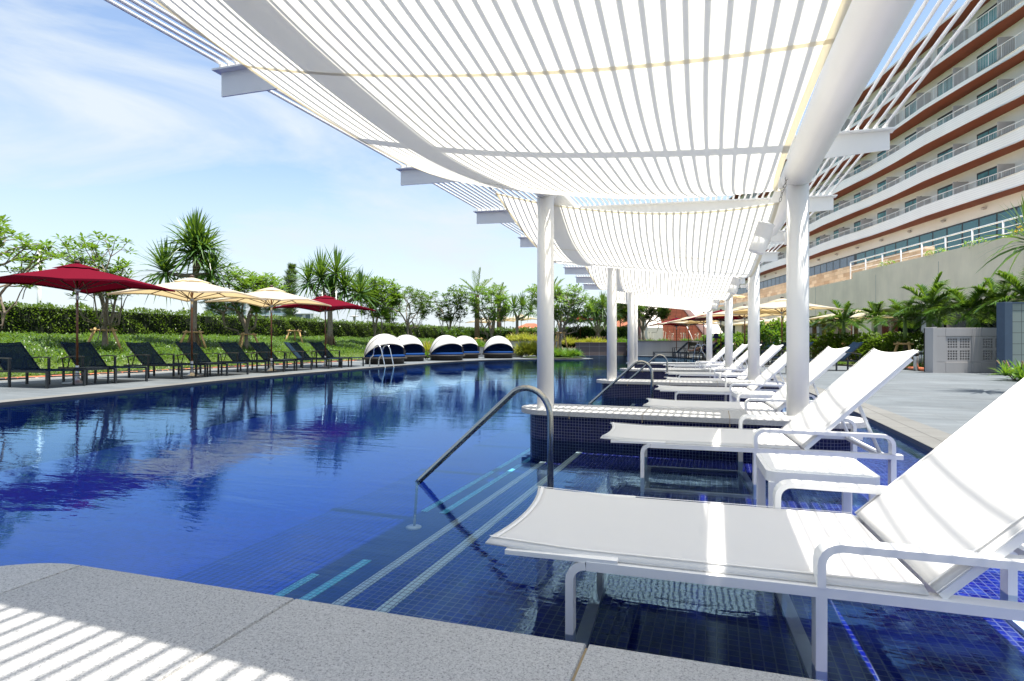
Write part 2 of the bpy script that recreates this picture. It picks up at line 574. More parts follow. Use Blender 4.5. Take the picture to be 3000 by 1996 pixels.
M["tile_aqua"] = brickmat("aqua_mosaic", (0.18, 0.85, 0.9), (0.40, 0.95, 0.98), (0.05, 0.25, 0.5), 0.0262, 0.0262, 0.0022, "XY", 0.3)
M["deck"] = brickmat("deck_planks", (0.105, 0.123, 0.135), (0.138, 0.155, 0.165), (0.06, 0.068, 0.072), 1.2, 0.148, 0.003, "XY", 0.7, 0.5, noise=0.42)
M["coping"] = brickmat("coping_slabs", (0.14, 0.14, 0.13), (0.17, 0.17, 0.16), (0.05, 0.05, 0.045), 0.6, 0.6, 0.005, "YX", 0.8, 0.0, noise=0.22)
M["brown_tile"] = brickmat("brown_wall_tile", (0.115, 0.082, 0.062), (0.15, 0.11, 0.085), (0.28, 0.24, 0.2), 0.60, 0.60, 0.012, "XZ", 0.5, noise=0.15)
M["grey_wall"] = mat("grey_render", (0.42, 0.41, 0.40), 0.85, noise=0.07, nscale=0.8, bump=0.15, bscale=30)
M["concrete"] = mat("textured_concrete", (0.90, 0.765, 0.60), 0.9, noise=0.08, nscale=0.6, bump=0.3, bscale=14)
M["travertine"] = brickmat("travertine", (0.36, 0.25, 0.16), (0.60, 0.49, 0.36), (0.30, 0.23, 0.16), 0.95, 0.30, 0.01, "YZ", 0.85, 0.5, noise=0.25)
M["siding"] = brickmat("white_siding", (0.88, 0.89, 0.91), (0.9, 0.91, 0.93), (0.66, 0.68, 0.72), 40.0, 0.17, 0.012, "YZ", 0.5)
M["block_wall"] = brickmat("block_wall_panel", (0.44, 0.42, 0.41), (0.48, 0.455, 0.44), (0.2, 0.19, 0.18), 50, 50, 0.001, "XZ", 0.85, noise=0.07)
M["roof_tile"] = brickmat("red_roof_tile", (0.42, 0.10, 0.04), (0.52, 0.15, 0.06), (0.18, 0.05, 0.02), 0.22, 3.0, 0.05, "XY", 0.7)

def streaks(m, amt=0.16, sx=1.6, sz=0.12):
    """rain streaks and patches on a wall"""
    nt = m.node_tree; b = nt.nodes["Principled BSDF"]; src = b.inputs["Base Color"].links[0].from_socket
    g = nt.nodes.new("ShaderNodeNewGeometry"); mp_ = nt.nodes.new("ShaderNodeMapping"); mp_.inputs["Scale"].default_value = (sx, sx, sz)
    n = nt.nodes.new("ShaderNodeTexNoise"); n.inputs["Scale"].default_value = 1.0; n.inputs["Detail"].default_value = 8; n.inputs["Roughness"].default_value = 0.65
    r = nt.nodes.new("ShaderNodeMapRange"); r.inputs[1].default_value = 0.35; r.inputs[2].default_value = 0.7; r.inputs[3].default_value = 1.0 + amt * 0.3; r.inputs[4].default_value = 1.0 - amt
    v = nt.nodes.new("ShaderNodeVectorMath"); v.operation = 'SCALE'
    nt.links.new(g.outputs["Position"], mp_.inputs[0]); nt.links.new(mp_.outputs[0], n.inputs["Vector"]); nt.links.new(n.outputs[0], r.inputs[0])
    nt.links.new(src, v.inputs[0]); nt.links.new(r.outputs[0], v.inputs["Scale"]); nt.links.new(v.outputs[0], b.inputs["Base Color"])


streaks(M["concrete"], 0.10, 1.0, 0.25); streaks(M["grey_wall"], 0.16); streaks(M["block_wall"], 0.12); streaks(M["hotel_wall"], 0.05, 0.3, 0.05); streaks(M["siding"], 0.05, 0.3, 0.05)
streaks(M["deck"], 0.22, 0.35, 1.0); streaks(M["coping"], 0.3, 0.8, 1.0)

# granite: salt and pepper speckle
m = mat("granite", (0.5, 0.5, 0.5), 0.65, spec=0.4)
nt = m.node_tree; b = nt.nodes["Principled BSDF"]
tcn = nt.nodes.new("ShaderNodeTexCoord")
v1 = nt.nodes.new("ShaderNodeTexVoronoi"); v1.inputs["Scale"].default_value = 400
n1_ = nt.nodes.new("ShaderNodeTexNoise"); n1_.inputs["Scale"].default_value = 150; n1_.inputs["Detail"].default_value = 3
rr = nt.nodes.new("ShaderNodeValToRGB")
rr.color_ramp.elements[0].position = 0.12; rr.color_ramp.elements[0].color = (0.07, 0.07, 0.08, 1)
rr.color_ramp.elements[1].position = 0.42; rr.color_ramp.elements[1].color = (0.37, 0.37, 0.365, 1)
e = rr.color_ramp.elements.new(0.78); e.color = (0.52, 0.515, 0.505, 1)
mxn = nt.nodes.new("ShaderNodeMath"); mxn.operation = 'MULTIPLY_ADD'; mxn.inputs[1].default_value = 0.42
sb = nt.nodes.new("ShaderNodeMath"); sb.operation = 'MULTIPLY'; sb.inputs[1].default_value = 0.62
sv = nt.nodes.new("ShaderNodeSeparateColor")
nt.links.new(tcn.outputs["Object"], v1.inputs["Vector"]); nt.links.new(tcn.outputs["Object"], n1_.inputs["Vector"])
nt.links.new(v1.outputs["Color"], sv.inputs[0]); nt.links.new(sv.outputs[0], mxn.inputs[0])
nt.links.new(n1_.outputs[0], sb.inputs[0]); nt.links.new(sb.outputs[0], mxn.inputs[2])
nt.links.new(mxn.outputs[0], rr.inputs[0])
oi = nt.nodes.new("ShaderNodeObjectInfo"); nl_ = nt.nodes.new("ShaderNodeTexNoise"); nl_.inputs["Scale"].default_value = 2.5; nl_.inputs["Detail"].default_value = 5
nt.links.new(tcn.outputs["Object"], nl_.inputs["Vector"])
ad_ = nt.nodes.new("ShaderNodeMath"); ad_.operation = 'ADD'; nt.links.new(oi.outputs["Random"], ad_.inputs[0]); nt.links.new(nl_.outputs[0], ad_.inputs[1])
mr_ = nt.nodes.new("ShaderNodeMapRange"); mr_.inputs[1].default_value = 0.2; mr_.inputs[2].default_value = 1.7; mr_.inputs[3].default_value = 0.88; mr_.inputs[4].default_value = 1.10
nt.links.new(ad_.outputs[0], mr_.inputs[0])
vm_ = nt.nodes.new("ShaderNodeVectorMath"); vm_.operation = 'SCALE'; nt.links.new(rr.outputs[0], vm_.inputs[0]); nt.links.new(mr_.outputs[0], vm_.inputs["Scale"])
nt.links.new(vm_.outputs[0], b.inputs["Base Color"])
M["granite"] = m

# water: clear, tinted, mirror by Fresnel, small ripples
m = bpy.data.materials.new("pool_water"); m.use_nodes = True
nt = m.node_tree; nt.nodes.remove(nt.nodes["Principled BSDF"]); out = nt.nodes["Material Output"]
tr = nt.nodes.new("ShaderNodeBsdfTransparent"); tr.inputs[0].default_value = (0.78, 0.90, 1.0, 1)
gl = nt.nodes.new("ShaderNodeBsdfGlossy"); gl.inputs["Roughness"].default_value = 0.015
gl.inputs[0].default_value = (0.43, 0.71, 1, 1)
fr = nt.nodes.new("ShaderNodeFresnel"); fr.inputs[0].default_value = 1.55
ms = nt.nodes.new("ShaderNodeMixShader")
g = nt.nodes.new("ShaderNodeNewGeometry")
mpn = nt.nodes.new("ShaderNodeMapping"); mpn.inputs["Rotation"].default_value = (0, 0, rad(-22)); mpn.inputs["Scale"].default_value = (0.60, 1.9, 1)
na = nt.nodes.new("ShaderNodeTexNoise"); na.inputs["Scale"].default_value = 2.4; na.inputs["Detail"].default_value = 2.0; na.inputs["Roughness"].default_value = 0.45; na.inputs["Distortion"].default_value = 0.8
nb = nt.nodes.new("ShaderNodeTexNoise"); nb.inputs["Scale"].default_value = 11.0; nb.inputs["Detail"].default_value = 2.0; nb.inputs["Distortion"].default_value = 1.2
nc = nt.nodes.new("ShaderNodeTexNoise"); nc.inputs["Scale"].default_value = 0.35; nc.inputs["Detail"].default_value = 1
ma = nt.nodes.new("ShaderNodeMath"); ma.operation = 'MULTIPLY_ADD'; ma.inputs[1].default_value = 0.22
mb_ = nt.nodes.new("ShaderNodeMath"); mb_.operation = 'MULTIPLY'
mrc = nt.nodes.new("ShaderNodeMapRange"); mrc.inputs[1].default_value = 0.35; mrc.inputs[2].default_value = 0.65; mrc.inputs[3].default_value = 0.35; mrc.inputs[4].default_value = 1.0
bp = nt.nodes.new("ShaderNodeBump"); bp.inputs["Strength"].default_value = 1.0; bp.inputs["Distance"].default_value = 0.0034
nt.links.new(g.outputs["Position"], mpn.inputs[0])
for q in (na, nb, nc): nt.links.new(mpn.outputs[0], q.inputs["Vector"])
nt.links.new(nb.outputs[0], ma.inputs[0]); nt.links.new(na.outputs[0], ma.inputs[2])
nt.links.new(nc.outputs[0], mrc.inputs[0]); nt.links.new(ma.outputs[0], mb_.inputs[0]); nt.links.new(mrc.outputs[0], mb_.inputs[1])
nt.links.new(mb_.outputs[0], bp.inputs["Height"])
nt.links.new(bp.outputs[0], gl.inputs["Normal"]); nt.links.new(bp.outputs[0], fr.inputs["Normal"])
nt.links.new(fr.outputs[0], ms.inputs[0]); nt.links.new(tr.outputs[0], ms.inputs[1]); nt.links.new(gl.outputs[0], ms.inputs[2])
nt.links.new(ms.outputs[0], out.inputs[0])
M["water"] = m


def flat(name, loops, z, mtl, kind="structure"):
    """a level sheet; the first loop is its outline, the others are holes"""
    L = [[Vector((p[0], p[1], 0)) for p in lp] for lp in loops]
    tris = tessellate_polygon(L)
    pts = [p for lp in L for p in lp]
    vs = [(p.x, p.y, z) for p in pts]
    fs = []
    for t in tris:
        a, b_, c = (pts[i] for i in t)
        fs.append(tuple(t) if (b_ - a).cross(c - a).z > 0 else tuple(t)[::-1])
    o = MB().add(vs, fs).build(name, mtl)
    o["kind"] = kind
    return o


# ------------------------------------------------------------------ pool outline
left_shore = [(-8.7, -6), (-9.0, 0.0), (-9.4, 5.0), (-9.8, 7.4), (-10.25, 9.6), (-10.5, 12.0), (-10.65, 15.0), (-10.72, 18.0), (-10.75, 20.5),
              (-10.65, 22.4), (-10.3, 24.2), (-9.8, 25.4), (-9.1, 26.2), (-8.0, 26.9), (-6.6, 27.3), (-6.0, 27.8), (-5.9, 28.6), (-6.6, 29.8), (-8.0, 31.0), (-9.0, 33.0), (-9.0, 36.3)]
far_wall = [(-7.8, 36.9), (-5.6, 37.4), (-5.0, 36.3), (-4.4, 35.2), (-3.5, 34.4)]
right_far = [(-2.2, 33.2), (-1.2, 31.0), (-0.75, 28.8)]
right_ledge = [tuple(W(s, 1.62)[:2]) for s in np.arange(26, -7, -1.0)]
POOL = left_shore + far_wall + right_far + right_ledge
DECK = [(-14.6, -7), (13.5, -7), (13.5, 39), (-4.2, 39), (-4.2, 37.6), (-9.2, 37.0), (-9.6, 34.0), (-14.6, 34.0)]
DZ = 0.04
flat("pool_deck", [DECK, POOL], DZ, M["deck"])
flat("ground", [[(-1800, -1500), (1800, -1500), (1800, 2500), (-1800, 2500)], [(p[0] * 0.985 + (-0.02), p[1] * 0.99 + 0.1) for p in DECK]], 0.0, M["ground"])
# light coping slabs along the near right edge
cp = MB()
ss = list(np.arange(-6, 26, 1.0))
cp.add([W(s, 1.62, DZ + 0.004) for s in ss] + [W(s, 2.02, DZ + 0.004) for s in ss], [(i, len(ss) + i, len(ss) + i + 1, i + 1) for i in range(len(ss) - 1)])
cp.f = [f[::-1] for f in cp.f]
struct(cp.build("coping_path", M["coping"]))
lc = MB()
Q = left_shore[:15]
def off(P, i, d):
    a = Vector(P[max(i - 1, 0)]); c = Vector(P[min(i + 1, len(P) - 1)])
    t = (c - a).normalized()
    return (P[i][0] - t.y * d, P[i][1] + t.x * d)
lc.add([(*p, DZ + 0.004) for p in Q] + [(*off(Q, i, 0.32), DZ + 0.004) for i in range(len(Q))], [(i, i + 1, len(Q) + i + 1, len(Q) + i) for i in range(len(Q) - 1)])
struct(lc.build("poolside_path", M["coping"]))

# basin: walls and floor
bw = MB(); uv = []; lip = MB()
acc = 0.0
n = len(POOL)
for i in range(n):
    a, c = POOL[i], POOL[(i + 1) % n]
    L = math.hypot(c[0] - a[0], c[1] - a[1])
    bw.add([(a[0], a[1], -0.03), (c[0], c[1], -0.03), (c[0], c[1], -1.0), (a[0], a[1], -1.0)], [(0, 1, 2, 3)])
    uv += [(acc, -0.03), (acc + L, -0.03), (acc + L, -1.0), (acc, -1.0)]
    lip.add([(a[0], a[1], DZ), (c[0], c[1], DZ), (c[0], c[1], -0.03), (a[0], a[1], -0.03)], [(0, 1, 2, 3)])
    acc += L
bw.uv = uv
M["tile_basin"] = brickmat("basin_mosaic", (0.001, 0.007, 0.105), (0.002, 0.013, 0.17), (0.02, 0.06, 0.22), 0.0262, 0.0262, 0.0016, uv=True, rough=0.2)
struct(bw.build("pool_basin", M["tile_basin"]))
struct(lip.build("pool_edge", mat("pool_edge_dark", (0.02, 0.022, 0.03), 0.5)))
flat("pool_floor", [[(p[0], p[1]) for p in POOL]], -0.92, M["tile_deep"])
flat("pool_water", [POOL], 0.0, M["water"])


def strip(name, u0, u1, z, zb, s0, s1, mtl, parent=None, ends=True):
    """a block following the arc, top at z, bottom at zb"""
    ks = np.arange(s0, s1 + 0.01, 0.5) if s1 - s0 > 0.6 else [s0, s1]
    if ks[-1] < s1: ks = list(ks) + [s1]
    mb = MB(); n = len(ks)
    v = [W(s, u0, z) for s in ks] + [W(s, u1, z) for s in ks] + [W(s, u0, zb) for s in ks] + [W(s, u1, zb) for s in ks]
    f = []
    for i in range(n - 1):
        f += [(i, n + i, n + i + 1, i + 1), (i + 1, 2 * n + i + 1, 2 * n + i, i), (n + i, 3 * n + i, 3 * n + i + 1, n + i + 1)]
    f += [(0, 2 * n, 3 * n, n), (n - 1, 2 * n - 1, 4 * n - 1, 3 * n - 1)]
    mb.add(v, f)
    return mb.build(name, mtl, parent)


# shallow ledge and the steps down from it (step noses carry a pale line of tiles)
struct(strip("pool_ledge_floor", -1.165, 1.62, -0.09, -0.92, -6, 24, M["tile"]))
struct(strip("pool_step", -1.50, -1.165, -0.20, -0.92, -6, 24, M["tile"]))
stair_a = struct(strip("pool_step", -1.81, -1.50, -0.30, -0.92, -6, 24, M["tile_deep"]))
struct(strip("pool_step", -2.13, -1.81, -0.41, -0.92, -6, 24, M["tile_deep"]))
for k in range(-1, 5):
    b0 = 1.05 + 4.15 * k
    for (u, z, mt, segs) in ((-1.165, -0.09, "tile_cream", ((0.1, 3.9),)), (-1.50, -0.20, "tile_cream", ((0.1, 3.9),)),
                             (-1.81, -0.30, "tile_aqua", ((0.1, 1.6), (2.5, 4.15))), (-2.13, -0.41, "tile_aqua", ((0.1, 1.57), (2.82, 4.4)))):
        for (a0, a1) in segs:
            struct(strip("step_edge_line", u - 0.004, u + 0.046, z + 0.004, z - 0.02, b0 + a0, b0 + a1, M[mt]))

# ------------------------------------------------------------------ granite topped benches that carry the pergola
def stadium(u0, u1, s0, s1, n=12, grow=0.0):
    """outline with rounded ends, in arc coordinates"""
    r = (s1 - s0) / 2 + grow; c = (s0 + s1) / 2
    pts = []
    ua, ub = u0 + (s1 - s0) / 2, u1 - (s1 - s0) / 2
    for i in range(n + 1):
        a = PI / 2 + PI * i / n
        pts.append((ua + r * math.cos(a), c + r * math.sin(a)))
    for i in range(n + 1):
        a = -PI / 2 + PI * i / n
        pts.append((ub + r * math.cos(a), c + r * math.sin(a)))
    return pts


where = ["nearest granite topped bench filling the bottom left corner", "granite topped bench with rounded end behind the nearest handrail",
         "granite topped bench behind the second handrail", "granite topped bench, fourth from the front, by the third handrail",
         "farthest granite topped bench under the last pergola posts"]
for k in range(5):
    s0, s1 = (0.50, 1.125) if k == 0 else (0.79 + 4.15 * k, 1.38 + 4.15 * k)
    W1 = (lambda s, u, z=0.0: Vector((u, s + 0.05 * (u + 0.8), z))) if k == 0 else W
    t = thing("poolside_bench", where[k], "bench", W1((s0 + s1) / 2, -0.3, -0.09), 0, "tiled benches under the pergola")
    inv = Matrix.Translation(-Vector(t.location))
    o2 = stadium(-1.72 if k else -1.93, 1.08, s0, s1, 14, -0.035)
    wm = MB(); uvs = []; acc = 0
    for i in range(len(o2)):
        a, c = o2[i], o2[(i + 1) % len(o2)]
        A_, C_ = W1(a[1], a[0]), W1(c[1], c[0])
        L = (C_ - A_).length
        wm.add([(A_.x, A_.y, 0.225), (C_.x, C_.y, 0.225), (C_.x, C_.y, -0.9), (A_.x, A_.y, -0.9)], [(3, 2, 1, 0)], smooth=True)
        uvs += [(acc, 0.225), (acc + L, 0.225), (acc + L, -0.9), (acc, -0.9)]; acc += L
    wm.uv = uvs
    wm.build("tiled_wall", M["tile_wall"], t, inv)
    # top of separate slabs
    cuts = [-1.77, -1.24, -0.60, 0.10, 0.75, 1.13] if k else [-1.98, -1.66, -0.96, -0.25, 0.45, 1.13]
    for j in range(5):
        ua, ub = cuts[j] + 0.0025, cuts[j + 1] - 0.0025
        o1 = stadium(-1.77 if k else -1.98, 1.13, s0, s1, 20)
        # clip the outline to ua..ub
        def clip(P, lim, keep):
            R = []
            for i in range(len(P)):
                a, c = P[i], P[(i + 1) % len(P)]
                ia, ic = keep(a[0]), keep(c[0])
                if ia: R.append(a)
                if ia != ic:
                    f = (lim - a[0]) / (c[0] - a[0]); R.append((lim, a[1] + f * (c[1] - a[1])))
            return R
        o1 = clip(o1, ua, lambda x: x >= ua); o1 = clip(o1, ub, lambda x: x <= ub)
        cen = (sum(p[0] for p in o1) / len(o1), sum(p[1] for p in o1) / len(o1))
        sh = [(cen[0] + (p[0] - cen[0]) * 0.994, cen[1] + (p[1] - cen[1]) * 0.994) for p in o1]
        n = len(o1)
        rings = [[W1(p[1], p[0], 0.225) for p in o1], [W1(p[1], p[0], 0.266) for p in o1], [W1(p[1], p[0], 0.27) for p in sh]]
        mb = MB()
        vs = [p for r_ in rings for p in r_]
        fs = [(i, (i + 1) % n, n + (i + 1) % n, n + i) for i in range(n)] + [(n + i, n + (i + 1) % n, 2 * n + (i + 1) % n, 2 * n + i) for i in range(n)]
        fs += [tuple(range(2 * n, 3 * n)), tuple(range(n))[::-1]]
        mb.add(vs, fs)
        mb.build("granite_slab", M["granite"], t, inv)
    jm = M.setdefault("joint", mat("joint_sealant", (0.34, 0.26, 0.15), 0.9))
    for cu in cuts[1:-1]:
        gm = MB()
        a0, a1, a2, a3 = W1(s0 + 0.01, cu - 0.004), W1(s0 + 0.01, cu + 0.004), W1(s1 - 0.01, cu + 0.004), W1(s1 - 0.01, cu - 0.004)
        vs = [(p.x, p.y, z) for z in (0.2, 0.2655) for p in (a0, a1, a2, a3)]
        gm.add(vs, [(4, 5, 6, 7), (0, 1, 5, 4), (2, 3, 7, 6)])
        gm.build("joint", jm, t, inv)

# ------------------------------------------------------------------ pergola
S_END = 17.62
per = thing("pergola", "long white steel pergola with a roof of thin rods on round posts", "pergola", W(9, -0.5, 0.27))
pin = Matrix.Translation(-Vector(per.location))
UL, UR = -1.504, 0.614
def beam_z(u): return 2.49 + (u + 3.0) / 4.25 * (2.355 - 2.49)       # underside of the cross beams
for k in range(5):
    for (u, r) in ((UL, 0.078), (UR, 0.083)):
        s = 5.1 + 4.15 * (k - 1)
        if k == 0 and u < 0: continue          # the nearest bench carries no post at its left end
        p = W(s, u, 0.27)
        top = (2.20 if u > 0 else 2.30)
        mb = MB()
        mb.tube([p, (p.x, p.y, top)], r, 28)
        mb.tube([p, (p.x, p.y, 0.278)], r + 0.012, 28)
        mb.build("post", M["white_paint"], per, pin)
for (u, zc, r) in ((UL, 2.325, 0.105), (UR, 2.245, 0.115)):
    for k in range(5):
        a, b_ = -1.0 + 4.15 * k - 0.0, 5.1 + 4.15 * (k) - 4.15 + 4.15
        s0, s1 = (0.95 + 4.15 * (k - 1)) + 0.02 if k else -1.3, 0.95 + 4.15 * k
        MB().tube([W(s0, u, zc), W((s0 + s1) / 2, u, zc), W(s1 + 0.09, u, zc)], r if k % 2 else r - 0.003, 28).build("longitudinal_pipe", M["white_paint"], per, pin)
BEAM_S = {1: 2.86}
for k in range(-1, 9):
    s = BEAM_S.get(k, 0.95 + 2.075 * k)
    a = WA(s)
    mm = Matrix.Translation(W(s, 0, 0)) @ Matrix.Rotation(a, 4, 'Z')
    us = [-3.045, -1.9, -1.3, 0.45, 0.82, 1.25]
    dz = [0.0, 0.0, 0.0, -0.0, -0.02, 0.012]
    bot = [beam_z(u) + d for u, d in zip(us, dz)]
    top = [beam_z(u) + 0.155 for u in us]
    mb = MB()
    for (h, w) in ((0, 0.012),):
        vs = [mm @ Vector((u, -0.006, z)) for u, z in zip(us, bot)] + [mm @ Vector((u, -0.006, z)) for u, z in zip(us, top)]
        vs += [mm @ Vector((u, 0.006, z)) for u, z in zip(us, bot)] + [mm @ Vector((u, 0.006, z)) for u, z in zip(us, top)]
        n = len(us); fs = []
        for i in range(n - 1):
            fs += [(i, i + 1, n + i + 1, n + i), (2 * n + i + 1, 2 * n + i, 3 * n + i, 3 * n + i + 1), (i + 1, i, 2 * n + i, 2 * n + i + 1)]
        fs += [(0, n, 3 * n, 2 * n), (n - 1, 3 * n - 1, 4 * n - 1, 2 * n - 1)]
        mb.add(vs, fs)
    for i in range(len(us) - 1):
        v = [mm @ Vector(p) for p in ((us[i] - (0.03 if i == 0 else 0), -0.055, top[i]), (us[i + 1] + (0.03 if i == len(us) - 2 else 0), -0.055, top[i + 1]), (us[i + 1] + (0.03 if i == len(us) - 2 else 0), 0.055, top[i + 1]), (us[i] - (0.03 if i == 0 else 0), 0.055, top[i]))]
        mb.add(v + [p + Vector((0, 0, 0.012)) for p in v], [(3, 2, 1, 0), (4, 5, 6, 7), (0, 1, 5, 4), (1, 2, 6, 5), (2, 3, 7, 6), (3, 0, 4, 7)])
    # small upright that each rod lies in
    mb.build("cross_beam", M["white_paint"], per, pin)
NR = 68
ssr = list(np.arange(-1.25, S_END, 2.075)) + [S_END]
for i in range(NR):
    u = -3.015 + i * 0.0632
    z = beam_z(u) + 0.155 + 0.012 + 0.012 + 0.018
    MB().tube([W(s, u, z) for s in ssr], 0.0105, 8).build("roof_rod", M["white_paint"], per, pin)
for k in range(-1, 9):
    s = BEAM_S.get(k, 0.95 + 2.075 * k)
    mm = Matrix.Translation(W(s, 0, 0)) @ Matrix.Rotation(WA(s), 4, 'Z')
    mb = MB()
    for i in range(NR):
        u = -3.015 + i * 0.0632; z = beam_z(u) + 0.167
        mb.box(u - 0.007, u + 0.007, -0.045, 0.045, z - 0.001, z + 0.022, mm)
    for i in range(NR - 1):
        u = -3.015 + i * 0.0632; z = beam_z(u) + 0.167
        mb.box(u + 0.007, u + 0.0562, -0.006, 0.006, z - 0.001, z + 0.008, mm)
    mb.build("rod_saddle", M["white_paint"], per, pin)

# shade sails hung under the rods
sail_lab = ["nearest cream shade sail stretched overhead, striped by rod shadows", "second shade sail sagging behind the nearest post", "third shade sail, between the second and third posts", "farthest shade sail with its low curved far edge"]
for k in range(4):
    s0, s1 = 0.78 + 4.15 * k, 4.93 + 4.15 * k
    if k: s0 = 5.27 + 4.15 * (k - 1)
    sagL, sagR = (0.30, 0.33) if k == 0 else (0.44, 0.40)
    sagM = 0.37 if k == 0 else 0.43
    zl, zr = 2.38, (2.10 if k == 0 else 2.07)
    inR = 0.19 if k == 0 else 0.08
    ul, ur = -2.08, 0.50
    def P(a, b_, s0=s0, s1=s1, sagL=sagL, sagR=sagR, sagM=sagM, zl=zl, zr=zr, inR=inR):
        q = 4 * a * (1 - a); w = 4 * b_ * (1 - b_)
        u = ul + (ur - ul) * b_
        u += (0.10 * (1 - b_) - inR * b_) * q
        s = s0 + (s1 - s0) * a + (0.06 * w) * (1 - 2 * a)
        z = zl + (zr - zl) * b_ - q * (sagL * (1 - b_) + sagR * b_ + (sagM - (sagL + sagR) / 2) * w) - 0.13 * w * (1 - q)
        z += 0.006 * math.sin(a * 19 + b_ * 5) * w
        return W(s, u, z)
    t = thing("shade_sail", sail_lab[k], "shade sail", P(0.5, 0.5), 0, "fabric shade sails under the pergola")
    inv = Matrix.Translation(-Vector(t.location))
    MB().grid(P, 44, 30).build("sail_cloth", M["sail"], t, inv)
    hem = MB()
    dn = Vector((0, 0, -0.004))
    for (fa, fb) in ((lambda x, y: (x, y * 0.012), 0), (lambda x, y: (x, 1 - y * 0.012), 1)):
        hem.grid(lambda x, y, fa=fa: P(*fa(x, y)) + dn, 40, 1)
    for (fa, fb) in ((lambda x, y: (y * 0.008, x), 0), (lambda x, y: (1 - y * 0.008, x), 1)):
        hem.grid(lambda x, y, fa=fa: P(*fa(x, y)) + dn, 30, 1)
    hem.build("hem", M["sail_hem"], t, inv)
    for a in (0.29, 0.75):
        sm = MB(); sm.grid(lambda x, y, a=a: P(a + y * 0.006, x) + dn, 30, 1)
        sm.build("seam", M["sail_hem"], t, inv)
    for (a, b_, u1, dz_) in ((0, 0, UL, 0.0), (1, 0, UL, 0.0), (0, 1, UR, 0.0), (1, 1, UR, 0.0)):
        p = P(a, b_)
        s = s0 - 0.14 if a == 0 else s1 + 0.12
        q = W(s, (-2.14 if b_ == 0 else 0.56), beam_z(-2.1 if b_ == 0 else 0.5) - 0.01)
        ch = MB()
        L = (q - p).length; nl = max(2, int(L / 0.035))
        for i in range(nl):
            c = p + (q - p) * ((i + 0.5) / nl)
            d = (q - p).normalized(); e_ = d.cross(Vector((0, 0, 1))).normalized()
            if i % 2: e_ = d.cross(e_)
            ring = [c + d * 0.022 * math.cos(x) + e_ * 0.010 * math.sin(x) for x in np.linspace(0, 2 * PI, 9)]
            ch.tube(ring, 0.003, 5, cap=False)
        ch.build("chain", M["steel"], t, inv)

# ------------------------------------------------------------------ spotlights on the right hand posts
spot_lab = ["white cylindrical spotlight clamped to the nearest right post", "white cylindrical spotlight on the second right post", "white cylindrical spotlight on the third right post"]
proto = None
for k in range(3):
    p = W(5.1 + 4.15 * k, UR - 0.086, 1.73)
    if proto is None:
        t = thing("spotlight", spot_lab[0], "spotlight", p, WA(5.1), "spotlights on the posts")
        m1 = Matrix.Rotation(rad(-90), 4, 'Y')
        MB().lathe([(0.052, -0.004), (0.052, 0.008), (0.048, 0.014)], 20, m1).build("mount_plate", M["white_metal"], t)
        b1 = MB().box(-0.08, -0.012, -0.012, 0.012, -0.022, 0.022)
        b1.lathe([(0.026, -0.016), (0.026, 0.016)], 16, Matrix.Translation((-0.085, 0, 0)) @ Matrix.Rotation(rad(90), 4, 'X'))
        b1.build("bracket", M["white_metal"], t)
        mm = Matrix.Translation((-0.185, -0.0, 0.01)) @ Matrix.Rotation(rad(18), 4, 'Y')
        prof = [(0.062, -0.12), (0.066, -0.117), (0.066, -0.002), (0.064, 0.0), (0.066, 0.002), (0.066, 0.114), (0.068, 0.116), (0.068, 0.126), (0.060, 0.127), (0.058, 0.112)]
        MB().lathe(prof, 28, mm).build("housing", M["white_metal"], t)
        proto = t
    else:
        dup(proto, p, WA(5.1 + 4.15 * k), spot_lab[k])

# ------------------------------------------------------------------ stainless handrails into the water
rl = ["nearest bent steel handrail running down into the pool", "second bent steel handrail, beyond the nearest posts", "farthest bent steel handrail by the third bench"]
proto = None
for k in range(3):
    s = 3.22 + 4.15 * k + (0.75 if k == 1 else 0.75 if k == 2 else 0)
    if proto is None:
        t = thing("pool_handrail", rl[0], "handrail", W(s, -0.92, -0.09), WA(s), "bent handrails at the pool steps")
        pts = [(0, 0, 0), (0, 0, 0.45)]
        pts += [(-0.15 + 0.15 * math.cos(rad(a)), 0, 0.53 + 0.175 * math.sin(rad(a))) for a in range(0, 125, 12)]
        e0 = Vector(pts[-1])
        pts += [e0 + (Vector((-0.86, 0, 0.10)) - e0) * f for f in (0.33, 0.66, 1.0)]
        pts += [(-0.885, 0, 0.075)]
        MB().tube([Vector((-0.885, 0, 0.085)), Vector((-0.905, 0, -0.20))], 0.009, 10).build("foot_stem", M["steel"], t)
        MB().tube([Vector(p) for p in pts], 0.0185, 16).build("rail", M["steel"], t)
        MB().lathe([(0.05, -0.215), (0.05, -0.205), (0.02, -0.197)], 20, Matrix.Translation((-0.91, 0, 0.0))).build("flange", M["white_metal"], t)
        MB().lathe([(0.045, 0.0), (0.045, 0.008), (0.02, 0.014)], 20).build("flange", M["white_metal"], t)
        proto = t
    else:
        dup(proto, W(s, -0.92 + (0.12 if k == 1 else 0.22), -0.09), WA(s), rl[k])


